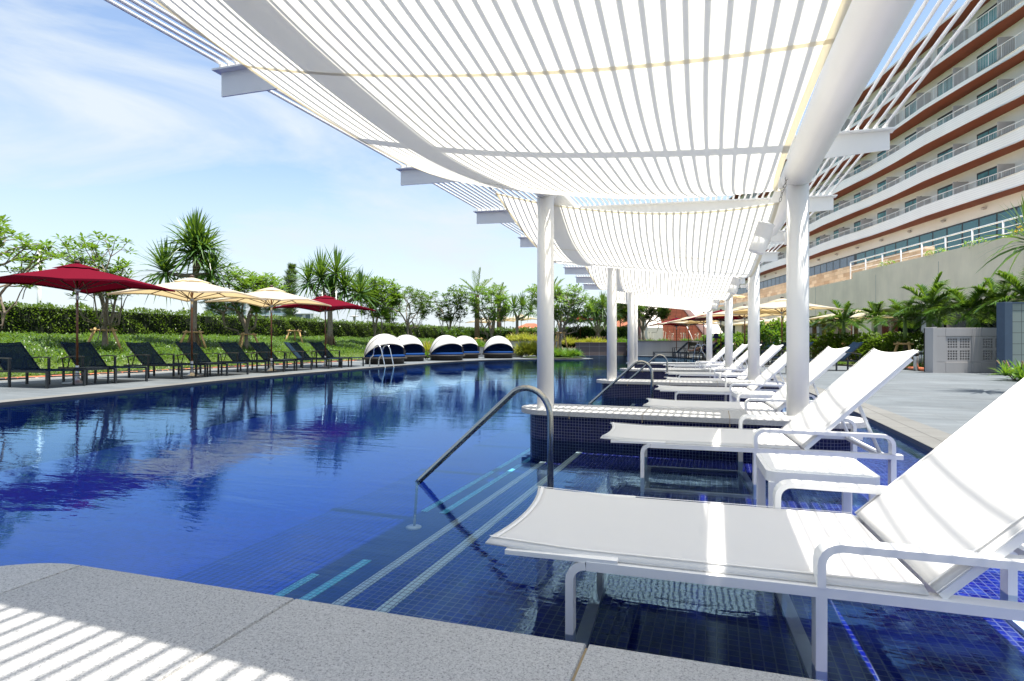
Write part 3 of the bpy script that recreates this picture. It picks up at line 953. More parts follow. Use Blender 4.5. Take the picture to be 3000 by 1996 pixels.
# ------------------------------------------------------------------ loungers
def make_lounger(style, label, group):
    wh = style == "white"
    t = thing("sun_lounger", label, "sun lounger", (0, 0, 0), 0, group)
    fm = M["white_metal"] if wh else M["dark_metal"]
    sl = M["sling"] if wh else M["navy_sling"]
    w = 0.37 if wh else 0.34
    zr = 0.315 if wh else 0.30
    xh = 1.20
    Y = (0, 1, 0)
    bt = 0.024
    bw_ = 0.052 if wh else 0.04
    if wh:
        # front leg bends over into the side rail, which runs to the back
        for sy in (-1, 1):
            y = sy * (w - 0.02)
            pts = [(0.255, 0, 0)] + [(0.255, 0, zr - 0.07)]
            pts += [(x, 0, z) for x, z in [(0.305 + 0.05 * math.cos(rad(a)), zr - 0.062 + 0.05 * math.sin(rad(a))) for a in range(180, 89, -18)]]
            leg = MB().bar([(x, y, z) for x, _, z in pts], Y, bt, bw_)
            leg.build("leg", fm, t)
            MB().bar([(0.307, y, zr - 0.012), (1.02, y, zr - 0.012), (1.75, y, zr - 0.016)], Y, bt * 1.15, bw_).build("side_rail", fm, t)
            MB().bar([(0.05, y, zr + 0.004), (0.40, y, zr + 0.006)], Y, 0.014, bw_ * 0.9).build("foot_rail", fm, t)
            MB().bar([(0.945, y, 0.0), (0.945, y, zr - 0.026)], Y, 0.028, bw_).build("leg", fm, t)
            MB().bar([(1.70, y, 0.0), (1.70, y, zr - 0.03)], Y, 0.028, bw_).build("leg", fm, t)
            arm = [(0.945, zr)] + [(0.945, zr + 0.055)] + [(0.995 + 0.05 * math.cos(rad(a)), zr + 0.062 + 0.05 * math.sin(rad(a))) for a in range(180, 89, -18)]
            arm += [(1.60, zr + 0.107)] + [(1.65 + 0.05 * math.cos(rad(a)), zr + 0.055 + 0.05 * math.sin(rad(a))) for a in range(90, -1, -18)] + [(1.70, zr - 0.0)]
            MB().bar([(x, y, z) for x, z in arm], Y, 0.021, 0.058).build("armrest", fm, t)
            MB().bar([(0.255, y, 0.008), (0.945, y, 0.008)], Y, 0.016, 0.035).build("floor_runner", fm, t)
        for x in (0.955, 0.275, 1.70):
            MB().box(x - 0.022, x + 0.022, -w + 0.05, w - 0.05, 0.001, 0.020).build("floor_crossbar", fm, t)
        MB().box(0.40, 0.43, -w + 0.045, w - 0.045, zr - 0.03, zr - 0.005).build("seat_crossbar", fm, t)
        MB().box(1.24, 1.27, -w + 0.045, w - 0.045, zr - 0.03, zr - 0.005).build("seat_crossbar", fm, t)
    else:
        for sy in (-1, 1):
            y = sy * (w - 0.01)
            MB().bevbox(0.0, 0.04, y - 0.02, y + 0.02, 0, zr + 0.01, 0.004).build("leg", fm, t)
            MB().bevbox(1.0, 1.04, y - 0.02 + sy * 0.01, y + 0.02 + sy * 0.01, 0, zr + 0.22, 0.004).build("leg", fm, t)
            MB().bevbox(1.62, 1.66, y - 0.02, y + 0.02, 0, zr, 0.004).build("leg", fm, t)
            MB().bar([(0.04, y, zr), (1.0, y, zr - 0.005), (1.80, y, zr - 0.012)], Y, 0.038, 0.026).build("side_rail", fm, t)
            ar = [(0.99 + 0.72 * f, y + sy * 0.01, zr + 0.235 + 0.03 * math.sin(PI * f) - 0.05 * f) for f in np.linspace(0, 1, 9)]
            MB().bar(ar, Y, 0.02, 0.05).build("armrest", M["arm_wood"], t)
            MB().bar([(1.68, y, zr + 0.18), (1.64, y, zr)], Y, 0.02, 0.02).build("armrest_support", fm, t)
        for z in (zr - 0.06, zr - 0.10):
            MB().box(0.008, 0.03, -w + 0.03, w - 0.03, z, z + 0.014).build("leg_crossbar", fm, t)
        MB().box(1.63, 1.65, -w + 0.03, w - 0.03, 0.10, 0.12).build("leg_crossbar", fm, t)
    # seat sling: foot end flared and hollowed
    ws = w - (0.012 if wh else 0.03)
    def seat(a, b_):
        x = -0.02 + (xh + 0.02) * a
        y = (b_ * 2 - 1) * ws
        e = max(0, 1 - x / 0.28)
        x += 0.045 * (1 - (2 * b_ - 1) ** 2) * max(0, 1 - a * 6)
        z = zr + 0.022 + 0.012 * e - 0.005 * (1 - (2 * b_ - 1) ** 4) * (1 - 0.4 * e)
        if abs(2 * b_ - 1) > 0.97: z -= 0.012
        return (x, y, z)
    if not wh:
        seat0 = seat
        seat = lambda a, b_: (0.0 + xh * a, (b_ * 2 - 1) * ws, zr + 0.018 - 0.01 * (1 - (2 * b_ - 1) ** 2))
    MB().grid(seat, 24, 16, thick=0.006).build("seat_sling", sl, t)
    ang = rad(44.5 if wh else 43)
    Lb = 0.86 if wh else 0.78
    bx, bz = xh + 0.01, zr + 0.022
    ca, sa = math.cos(ang), math.sin(ang)
    def back(a, b_):
        c_ = 1 - (2 * b_ - 1) ** 2
        l = Lb * a - 0.035 * c_ * max(0, (a - 0.85) / 0.15)
        h = -0.008 * c_ * (1 - 0.6 * max(0, (a - 0.85) / 0.15))
        if abs(2 * b_ - 1) > 0.97: h -= 0.012
        return (bx + l * ca - h * sa, (b_ * 2 - 1) * ws, bz + l * sa + h * ca)
    MB().grid(back, 22, 16, thick=0.006).build("backrest_sling", sl, t)
    hm = M["sling_hem"] if wh else M["navy_sling"]
    for fn, nm in ((seat, "seat_hem"), (back, "backrest_hem")):
        for e0_, e1_ in ((0.035, 0.047), (0.953, 0.965)):
            MB().grid(lambda a, b_, fn=fn, e0_=e0_, e1_=e1_: Vector(fn(a, e0_ + (e1_ - e0_) * b_)) + Vector((-0.0012, 0, 0.0015)), 24, 1).build(nm, hm, t)
        MB().grid(lambda a, b_, fn=fn: Vector(fn((0.012 + 0.012 * a) if fn is seat else (0.965 + 0.012 * a), 0.05 + 0.9 * b_)) + Vector((-0.0012, 0, 0.0015)), 1, 12).build(nm, hm, t)
    fr_ = MB()
    for sy in (-1, 1):
        y = sy * (ws - 0.014)
        a0, a1 = 0.0, Lb - 0.06
        fr_.bar([(bx + a0 * ca + 0.024 * sa, y, bz + a0 * sa - 0.024 * ca), (bx + a1 * ca + 0.024 * sa, y, bz + a1 * sa - 0.024 * ca)], Y, 0.026, 0.026)
    for l in (0.03, Lb - 0.10):
        c = (bx + l * ca + 0.026 * sa, 0, bz + l * sa - 0.026 * ca)
        fr_.box(c[0] - 0.012, c[0] + 0.012, -ws + 0.03, ws - 0.03, c[2] - 0.01, c[2] + 0.01)
    fr_.build("backrest_frame", fm, t)
    for sy in (-1, 1):
        y = sy * (ws - 0.07)
        l = 0.42
        MB().tube([(bx + l * ca + 0.04 * sa, y, bz + l * sa - 0.04 * ca), (1.66, y, zr - 0.02)], 0.011, 8).build("backrest_strut", fm, t)
    MB().box(1.64, 1.68, -w + 0.03, w - 0.03, zr - 0.03, zr - 0.008).build("seat_crossbar", fm, t)
    return t


wl_lab = ["nearest white sun lounger, cut off by the right edge", "second white sun lounger, just behind the white side table",
          "third white sun lounger, just beyond the first bench", "fourth white sun lounger, behind the second handrail's foot",
          "fifth white sun lounger, first one past the second bench", "sixth white sun lounger, at the third handrail",
          "seventh white sun lounger, past the third bench", "farthest white sun lounger, by the last pergola post"]
g_w = "white loungers standing in the shallow ledge"
wl0 = make_lounger("white", wl_lab[0], g_w)
pos = []
for k in range(4):
    pos += [(2.045 + 4.15 * k, -0.70), (4.14 + 4.15 * k, -0.745)]
pos[0] = (2.045, -0.70)
for i, (s, u) in enumerate(pos):
    tweak = (0.5, 2.0, 0.3, -1.0, 0.8, 0, -0.6, 0.4)[i]
    o = wl0 if i == 0 else dup(wl0, label=wl_lab[i])
    o.location = W(s, u, -0.09)
    o.rotation_euler = (0, 0, WA(s) + rad(3.0 + tweak))


def make_table(style, label, group):
    t = thing("side_table", label, "table", (0, 0, 0), 0, group)
    fm = M["white_metal"] if style == "white" else M["dark_metal"]
    a, h = (0.235, 0.385) if style == "white" else (0.22, 0.34)
    def rr_(r, A_):
        P_ = []
        for (cx, cy, a0) in ((1, 1, 0), (-1, 1, 90), (-1, -1, 180), (1, -1, 270)):
            for i in range(7):
                w = rad(a0 + 90 * i / 6)
                P_.append((cx * (A_ - r) + r * math.cos(w), cy * (A_ - r) + r * math.sin(w)))
        return P_
    ap = MB().prism(rr_(0.05, a), h - 0.052, h - 0.004)
    ap.build("apron", fm, t)
    MB().prism(rr_(0.035, a - 0.022), h - 0.006, h).build("table_top", fm, t)
    for sx in (-1, 1):
        for sy in (-1, 1):
            MB().bevbox(sx * (a - 0.03) - 0.022, sx * (a - 0.03) + 0.022, sy * (a - 0.012) - 0.010, sy * (a - 0.012) + 0.010, 0, h - 0.05, 0.003).build("leg", fm, t)
    return t


g_t = "white side tables between the loungers"
tl = ["white square side table between the two nearest loungers", "white side table between the third and fourth white loungers",
      "white side table between the fifth and sixth white loungers", "white side table between the two farthest white loungers"]
t0 = make_table("white", tl[0], g_t)
for k in range(4):
    s = 3.12 + 4.15 * k
    o = t0 if k == 0 else dup(t0, label=tl[k])
    o.location = W(s, 0.44, -0.09)
    o.rotation_euler = (0, 0, WA(s) + rad(3))
# ------------------------------------------------------------------ plants
def rng(seed): return np.random.default_rng(seed)


def leaf_quads(P, D, L, Wd, droop=0.25, up=None, rg=None, fold=0.15):
    """one folded leaf per row: P base, D direction, L length, Wd width -> verts, faces"""
    n = len(P)
    D = D / np.linalg.norm(D, axis=1, keepdims=True)
    if up is None: up = np.tile([0, 0, 1.0], (n, 1))
    S = np.cross(D, up); s = np.linalg.norm(S, axis=1, keepdims=True); S = np.where(s < 1e-3, [1, 0, 0], S / np.maximum(s, 1e-3))
    N = np.cross(S, D)
    L = np.asarray(L).reshape(-1, 1) * np.ones((n, 1)); Wd = np.asarray(Wd).reshape(-1, 1) * np.ones((n, 1))
    mid = P + D * L * 0.55 + N * Wd * fold
    tip = P + D * L - np.array([0, 0, 1.0]) * L * droop
    V = np.stack([P, mid + S * Wd / 2 - N * Wd * fold * 2, tip, mid - S * Wd / 2 - N * Wd * fold * 2], axis=1).reshape(-1, 3)
    F = np.arange(4 * n).reshape(-1, 4)
    return V, F


def blades(P, D, L, Wd, droop, seg=4, rg=None, twist=None):
    """long arching strap leaves, seg quads each"""
    n = len(P)
    D = D / np.linalg.norm(D, axis=1, keepdims=True)
    L = np.asarray(L) * np.ones(n); Wd = np.asarray(Wd) * np.ones(n); droop = np.asarray(droop) * np.ones(n)
    S = np.cross(D, [0, 0, 1.0]); s = np.linalg.norm(S, axis=1, keepdims=True); S = np.where(s < 1e-3, [1, 0, 0], S / np.maximum(s, 1e-3))
    if twist is not None:
        N = np.cross(S, D); S = S * np.cos(twist)[:, None] + N * np.sin(twist)[:, None]
    rows = []
    for k in range(seg + 1):
        f = k / seg
        c = P + D * (L * f)[:, None]
        c[:, 2] -= droop * L * f ** 2.2
        w = Wd * (0.65 + 0.9 * f - 1.5 * f * f if f < 0.75 else (1 - f) * 2.0 * 0.9)
        w = np.maximum(w, Wd * 0.03)
        rows.append((c - S * w[:, None] / 2, c + S * w[:, None] / 2))
    V = np.stack([x for r in rows for x in r], axis=1)
    m = 2 * (seg + 1)
    base = (np.arange(n) * m)[:, None]
    F = np.concatenate([base + np.array([[2 * k, 2 * k + 1, 2 * k + 3, 2 * k + 2]]) for k in range(seg)], axis=0)
    return V.reshape(-1, 3), F


def join(parts):
    Vs, Fs, b = [], [], 0
    for V, F in parts:
        Vs.append(V); Fs.append(F + b); b += len(V)
    return np.concatenate(Vs), np.concatenate(Fs)


def rosette_tree(name, label, loc, H, R, seed, leafm="leaf_frangipani", barkm="bark_grey", trunk_r=0.07, fork=0.32, leafL=0.24, leafW=0.075,
                 density=1.0, group=None, flowers=0, squash=1.0, cat="tree", levels=4, nleaf=13, lean=0.0, lk=1.3):
    rg = rng(seed)
    t = thing(name, label, cat, loc, 0, group)
    segs, tips = [], []
    def grow(p, d, L, r, lev):
        k = 3
        pts = [p]
        q = p.copy(); dd = d.copy()
        for i in range(k):
            dd = dd + rg.normal(0, 0.10, 3); dd[2] += 0.03; dd /= np.linalg.norm(dd)
            q = q + dd * L / k; pts.append(q.copy())
        segs.append((pts, r, r * 0.72))
        if lev == 0:
            tips.append((q, dd)); return
        nch = 3 if rg.random() < 0.70 * density else 2
        if lev == levels: nch = 4
        a0 = rg.random() * 6.28
        for c in range(nch):
            a = a0 + 6.283 * c / nch + rg.normal(0, 0.3)
            ax = np.cross(dd, [math.cos(a), math.sin(a), 0.3]); ax /= max(1e-6, np.linalg.norm(ax))
            nd = dd * 0.72 + ax * (0.75 if lev == levels else 0.62); nd[2] *= 0.72; nd /= np.linalg.norm(nd)
            grow(q.copy(), nd, L * rg.uniform(0.68, 0.9), r * 0.66, lev - 1)
        if rg.random() < 0.3 and lev < levels: tips.append((q, dd))
    grow(np.array([0, 0, 0.0]), np.array([lean, 0, 1.0]), fork * 1.0, 1.0, levels)
    T = np.array([q for q, _ in tips])
    zmin = fork
    sc = np.array([R / max(0.1, np.percentile(np.abs(T[:, 0] - T[:, 0].mean()), 88)), R / max(0.1, np.percentile(np.abs(T[:, 1] - T[:, 1].mean()), 88)),
                   (H - fork * H) / max(0.1, T[:, 2].max() - fork)])
    zlo, zhi = np.percentile(T[:, 2], 6), T[:, 2].max()
    if zlo < fork + 0.08: zlo = fork + 0.08
    off_ = np.array([T[:, 0].mean(), T[:, 1].mean(), 0])
    def fit(q):
        q = np.asarray(q, float)
        f = min(1, max(0, q[2] / fork))
        if q[2] <= fork: return np.array([q[0] * trunk_r * 6, q[1] * trunk_r * 6, q[2] / fork * fork * H])
        g_ = min(1, (q[2] - fork) / 0.5)
        z = float(np.interp(q[2], [fork, zlo, zhi], [fork * H, 0.44 * H, H])) * squash
        return np.array([(q[0] - off_[0] * g_ * 0.7) * sc[0] * (0.35 + 0.65 * g_), (q[1] - off_[1] * g_ * 0.7) * sc[1] * (0.35 + 0.65 * g_), z])
    tb, lb = MB(), MB()
    for i, (pts, r0, r1) in enumerate(segs):
        fp = [Vector(fit(p)) for p in pts]
        if (fp[0] - fp[-1]).length < 0.02: continue
        rr_ = [max(0.006, trunk_r * (r0 + (r1 - r0) * j / (len(pts) - 1))) for j in range(len(pts))]
        (tb if i == 0 else lb).tube(fp, rr_, 7, cap=False)
    tb.build("trunk", M[barkm], t)
    lb.build("limb", M[barkm], t)
    Pn, Dn, Ln = [], [], []
    for (q, d) in tips:
        p = fit(q)
        if p[2] < 0.43 * H: continue
        n = rg.integers(nleaf, nleaf + 7)
        a = rg.random() * 6.28 + np.arange(n) * 2.399
        el = rg.uniform(-0.15, 0.95, n)
        Dn.append(np.stack([np.cos(a) * np.cos(el), np.sin(a) * np.cos(el), np.sin(el)], 1))
        Pn.append(np.tile(p, (n, 1)) + rg.normal(0, 0.02, (n, 3)) + Dn[-1] * 0.02)
        Ln.append(rg.uniform(0.7, 1.15, n) * leafL)
    P_, D_, L_ = np.concatenate(Pn), np.concatenate(Dn), np.concatenate(Ln) * lk
    V, F = leaf_quads(P_, D_, L_, leafW * rg.uniform(0.8, 1.2, len(L_)), 0.18)
    raw("crown", V, F, M[leafm], t)
    if flowers:
        fb = MB()
        for (q, d) in [tips[i] for i in rg.integers(0, len(tips), flowers)]:
            p = Vector(fit(q)) + Vector((rg.normal(0, 0.03), rg.normal(0, 0.03), 0.05))
            for j in range(5):
                a = j * 1.257; w = 0.035
                fb.add([p, p + Vector((math.cos(a - 0.4) * w, math.sin(a - 0.4) * w, 0.02)), p + Vector((math.cos(a) * w * 1.5, math.sin(a) * w * 1.5, 0.015)), p + Vector((math.cos(a + 0.4) * w, math.sin(a + 0.4) * w, 0.02))], [(0, 1, 2, 3)])
        o = fb.build("flowers", M["flower_white"], t); o["kind"] = "stuff"
    return t


def strap_head(c, n, L, Wd, rg, droop=0.35, lo=-0.35, seg=4):
    a = np.arange(n) * 2.399 + rg.random() * 6
    el = np.linspace(1.45, lo, n) + rg.normal(0, 0.08, n)
    D = np.stack([np.cos(a) * np.cos(el), np.sin(a) * np.cos(el), np.sin(el)], 1)
    P_ = np.tile(np.array(c, float), (n, 1)) + D * 0.04 + np.array([0, 0, 1.0]) * np.linspace(0.16, -0.10, n)[:, None]
    LL = L * rg.uniform(0.75, 1.08, n) * (1 - 0.15 * (el > 1.1))
    return blades(P_, D, LL, Wd * rg.uniform(0.8, 1.2, n), droop * rg.uniform(0.1, 1.7, n) * np.clip(1.35 - el, 0.15, 1.3), seg, twist=rg.normal(0, 0.35, n))


def pandanus(label, loc, trunk, heads, seed, L=0.75, Wd=0.055, r=0.10, roots=12, group=None, n=85):
    """trunk: points; heads: (fork height fraction, x, y, z, size)"""
    rg = rng(seed)
    t = thing("screw_pine", label, "tree", loc, 0, group)
    tb = MB()
    tb.tube([Vector(p) for p in trunk], [r * (1.05 - 0.25 * i / (len(trunk) - 1)) for i in range(len(trunk))], 10)
    tb.build("trunk", M["bark_grey"], t)
    top = Vector(trunk[-1])
    parts = []
    for (x, y, z, s) in heads:
        h = Vector((x, y, z))
        if (h - top).length > 0.15:
            mid = top + (h - top) * 0.45; mid.z -= 0.10 * (h - top).length
            MB().tube([top - Vector((0, 0, 0.1)), mid, h - Vector((0, 0, 0.02))], [r * 0.75, r * 0.55, r * 0.5], 8).build("limb", M["bark_grey"], t)
        parts.append(strap_head((x, y, z), int(n * (0.6 + 0.4 * s)), L * s, Wd, rg))
        V, F = parts[-1]
        raw("leaf_head", V, F, M["leaf_pandanus"], t)
    if roots:
        rb = MB()
        b_ = Vector(trunk[0])
        for i in range(roots):
            a = 6.283 * i / roots + rg.normal(0, 0.15); h = rg.uniform(0.55, 0.85)
            d = Vector((math.cos(a), math.sin(a), 0))
            rb.tube([b_ + d * r * 0.7 + Vector((0, 0, h)), b_ + d * (r + 0.08) + Vector((0, 0, h * 0.5)), b_ + d * (r + rg.uniform(0.12, 0.24)) + Vector((0, 0, -0.1))], 0.018, 5)
        rb.build("prop_roots", M["bark_brown"], t)
    return t


def frond(rg, az, el, L, droop, nl, ll, lw, width0=0.012, vshape=0.35):
    """one feather frond: centre line points, leaflet arrays"""
    n = 9
    d = np.array([math.cos(az) * math.cos(el), math.sin(az) * math.cos(el), math.sin(el)])
    pts = []
    for i in range(n):
        f = i / (n - 1)
        p = d * L * f; p = p.copy(); p[2] -= droop * L * f ** 2
        pts.append(p)
    pts = np.array(pts)
    side = np.cross(d, [0, 0, 1.0]); side /= np.linalg.norm(side)
    fs = np.linspace(0.12, 0.99, nl)
    idx = fs * (n - 1); i0 = np.minimum(idx.astype(int), n - 2); fr_ = (idx - i0)[:, None]
    C = pts[i0] * (1 - fr_) + pts[i0 + 1] * fr_
    T = pts[i0 + 1] - pts[i0]; T /= np.linalg.norm(T, axis=1, keepdims=True)
    U = np.cross(side, T)
    prof = np.sin(np.clip(fs * 0.93 + 0.12, 0, 1) * PI) ** 0.55
    P_, D_, L_ = [], [], []
    for s in (-1, 1):
        dd = T * (0.55 + 0.5 * fs[:, None]) + s * side * 0.9 + U * (vshape * rg.normal(1, 0.35, nl))[:, None] + rg.normal(0, 0.07, (nl, 3))
        P_.append(C); D_.append(dd); L_.append(ll * prof * rg.uniform(0.85, 1.1, nl))
    return pts, np.concatenate(P_), np.concatenate(D_), np.concatenate(L_)


def palm(name, label, loc, th, L, nf, seed, leafm="leaf_palm", ll=0.36, lw=0.028, r=0.06, shaft=0.35, droop=0.42, group=None, elmin=-0.1, elmax=1.35, nl=34, trunkm="palm_trunk", cat="palm tree", ldroop=0.28, base=True):
    rg = rng(seed)
    t = thing(name, label, cat, loc, 0, group)
    MB().tube([(0, 0, -0.05), (rg.normal(0, 0.02), rg.normal(0, 0.02), th * 0.5), (0, 0, th - shaft)], [r * 1.25, r, r * 0.92], 10).build("trunk", M[trunkm], t)
    if shaft > 0.05:
        MB().tube([(0, 0, th - shaft), (0, 0, th - shaft * 0.6), (0, 0, th + 0.02)], [r * 0.8, r * 0.95, r * 0.5], 10).build("crownshaft", M["palm_green_stem"], t)
    sb, PP, DD, LL = MB(), [], [], []
    for i in range(nf):
        az = i * 2.399 + rg.normal(0, 0.2)
        el = elmax - (elmax - elmin) * (i / (nf - 1)) ** 0.85 + rg.normal(0, 0.08)
        fl = L * rg.uniform(0.85, 1.1)
        pts, P_, D_, L_ = frond(rg, az, el, fl, droop * rg.uniform(0.7, 1.3) * (1.25 - 0.55 * abs(el)), nl, ll, lw)
        o = np.array([0, 0, th])
        sb.tube([Vector(p + o) for p in pts], [0.016 * (1 - 0.8 * k / 8) for k in range(9)], 5, cap=False)
        PP.append(P_ + o); DD.append(D_); LL.append(L_)
    PP, DD, LL = np.concatenate(PP), np.concatenate(DD), np.concatenate(LL)
    sb.build("frond_stems", M["palm_green_stem"], t)
    V, F = blades(PP, DD, LL, lw, ldroop, 2)
    raw("crown", V, F, M[leafm], t)
    return t


def stakes(label, loc, h, R, rz=0.0, n=3, group="timber tree supports"):
    t = thing("tree_support", label, "tree support", loc, rz, group)
    tops = []
    for i in range(n):
        a = 6.283 * i / n
        top = Vector((math.cos(a) * R * 0.42, math.sin(a) * R * 0.42, h))
        MB().tube([Vector((math.cos(a) * R, math.sin(a) * R, -0.1)), top], 0.042, 8).build("pole", M["stake"], t)
        tops.append(top)
    for i in range(n):
        a, b_ = tops[i], tops[(i + 1) % n]
        d = (b_ - a).normalized() * 0.14
        MB().tube([a - d - Vector((0, 0, 0.07)), b_ + d - Vector((0, 0, 0.07))], 0.032, 8).build("rail", M["stake"], t)
    return t


# --- planted bank on the left
def bank_z(X, Y=0):
    f = np.clip((-14.9 - X) / 8.0, 0, 1)
    return 0.05 + 0.98 * (f * f * (3 - 2 * f) * 0.55 + f * 0.45)


bm = MB()
xs = np.linspace(-14.9, -30, 24); ys = np.linspace(-8, 60, 35)
bm.add([(x, y, float(bank_z(x)) + 0.03 * math.sin(y * 1.3 + x)) if x < -15 else (x, y, 0.045) for x in xs for y in ys],
       [(i * 35 + j, i * 35 + j + 1, (i + 1) * 35 + j + 1, (i + 1) * 35 + j) for i in range(23) for j in range(34)], smooth=True)
struct(bm.build("hillside", M["soil"]))
# brick kerb with a line of dark pebbles
struct(MB().box(-15.15, -14.70, -7, 21.5, 0.0, 0.085).build("kerb", M["kerb_brick"]))
pb = MB(); rg = rng(5)
y = -7.0
while y < 21.5:
    w = rg.uniform(0.10, 0.17)
    pb.bevbox(-14.70 + rg.uniform(0, 0.01), -14.60, y, y + w, 0.0, rg.uniform(0.085, 0.11), 0.012)
    y += w + rg.uniform(0.05, 0.09)
o = pb.build("kerb_pebbles", mat("pebble_dark", (0.04, 0.04, 0.045), 0.6, noise=0.4, nscale=6)); o["kind"] = "structure"
struct(MB().box(-14.70, -14.595, -7, 21.5, 0.0, 0.07).build("kerb_base", mat("kerb_mortar", (0.62, 0.60, 0.55), 0.9)))


def cover(name, X0, X1, Y0, Y1, n, L, Wd, mtl, seed, zf=None, patchy=0.0, up=0.9, label=None, dr=0.7):
    rg = rng(seed)
    X = rg.uniform(X0, X1, n); Y = rg.uniform(Y0, Y1, n)
    ck = np.floor(rg.random(n) * 1)
    cx = X + 0.09 * np.sin(Y * 7.1) ; cy = Y + 0.09 * np.sin(X * 6.3)
    # clumps: pull each blade towards a tuft
    tx = np.round(cx / 0.28) * 0.28 + 0.10 * np.sin(np.round(cy / 0.28) * 12.9); ty = np.round(cy / 0.28) * 0.28 + 0.10 * np.sin(np.round(cx / 0.28) * 7.7)
    X = tx + (X - tx) * 0.45; Y = ty + (Y - ty) * 0.45
    Z = (zf(X, Y) if zf else np.full(n, DZ))
    P_ = np.stack([X, Y, Z - 0.02], 1)
    out = np.stack([X - tx, Y - ty], 1) * 5 + rg.normal(0, 0.35, (n, 2))
    D = np.concatenate([out, np.full((n, 1), up) + rg.normal(0, 0.15, (n, 1))], 1)
    hv = 0.75 + 0.5 * (np.sin(tx * 3.1 + 1) * np.sin(ty * 2.3) * 0.5 + 0.5)
    V, F = blades(P_, D, L * rg.uniform(0.6, 1.2, n) * hv, Wd, dr, 3, twist=rg.normal(0, 0.5, n))
    o = raw(name, V, F, M[mtl]); o["kind"] = "stuff"
    return o


cover("ground_cover", -24.0, -17.0, 3, 42, 50000, 0.60, 0.038, "grass_blade", 11, bank_z)
cover("ground_cover", -17.6, -15.1, 3, 34, 26000, 0.34, 0.026, "grass_pale", 12, bank_z, up=0.7)
cover("lawn", -15.9, -15.15, 3, 30, 9000, 0.07, 0.012, "grass_blade", 13, bank_z)

# --- clipped hedge
def hedge(label, x0, x1, y0, y1, z0, z1, n, leaf, seed, mtl="leaf_hedge", name="hedge", cat="hedge", group=None, bulge=0.2):
    rg = rng(seed)
    loc = ((x0 + x1) / 2, (y0 + y1) / 2, z0)
    t = thing(name, label, cat, loc, 0, group)
    inv = Matrix.Translation(-Vector(loc))
    m_ = 0.13
    MB().box(x0 + m_, x1 - m_, y0 + m_, y1 - m_, z0, z1 - m_).build("stems", M["hedge_core"], t, inv)
    lx, ly, lz = x1 - x0, y1 - y0, z1 - z0
    ar = np.array([ly * lz, ly * lz, lx * lz, lx * lz, lx * ly]); ar[0] *= 0.35
    ks = rg.choice(5, n, p=ar / ar.sum())
    u, v = rg.random(n), rg.random(n)
    X = np.where(ks == 0, x0, np.where(ks == 1, x1, x0 + u * lx)); X = np.where(ks >= 2, x0 + u * lx, X)
    Y = np.where(ks < 2, y0 + u * ly, np.where(ks == 2, y0, np.where(ks == 3, y1, y0 + v * ly)))
    Z = np.where(ks == 4, z1, z0 + v * lz)
    nx = np.where(ks == 0, -1., np.where(ks == 1, 1., 0.)); ny = np.where(ks == 2, -1., np.where(ks == 3, 1., 0.)); nz = np.where(ks == 4, 1., 0.)
    N = np.stack([nx, ny, nz], 1)
    w = np.sin(X * 3.1 + Y * 1.7) * np.sin(Y * 2.3 + Z * 4.1) + 0.6 * np.sin(Y * 5.3 + Z * 7 + X * 3)
    P_ = np.stack([X, Y, Z], 1) - np.array(loc) + N * (w * bulge * 0.6 + rg.uniform(-0.16, 0.04, n))[:, None]
    P_[:, 2] -= 0.05 * (ks == 4)
    D = N * 0.6 + rg.normal(0, 0.55, (n, 3)) + np.array([0, 0, 0.35])
    V, F = leaf_quads(P_, D, leaf * rg.uniform(0.6, 1.3, n), leaf * 0.45, 0.15)
    raw("foliage", V, F, M[mtl], t)
    return t


hedge("long clipped green hedge on the bank behind the dark loungers", -24.6, -23.4, -2, 62, 0.9, 2.27, 62000, 0.125, 21)

for (i, (xa, xb, y0_, h_, lb_)) in enumerate([(-23.2, -12.5, 45.0, 1.95, "dark hedge across the far end, left of the orange roofed hut"), (-12.3, -6.9, 46.5, 2.0, "dark hedge across the far end, behind the yellow striped plants")]):
    hedge(lb_, xa, xb, y0_, y0_ + 1.2, 0.4, h_, 9000, 0.22, 130 + i, "leaf_dark", group="hedges across the far end")

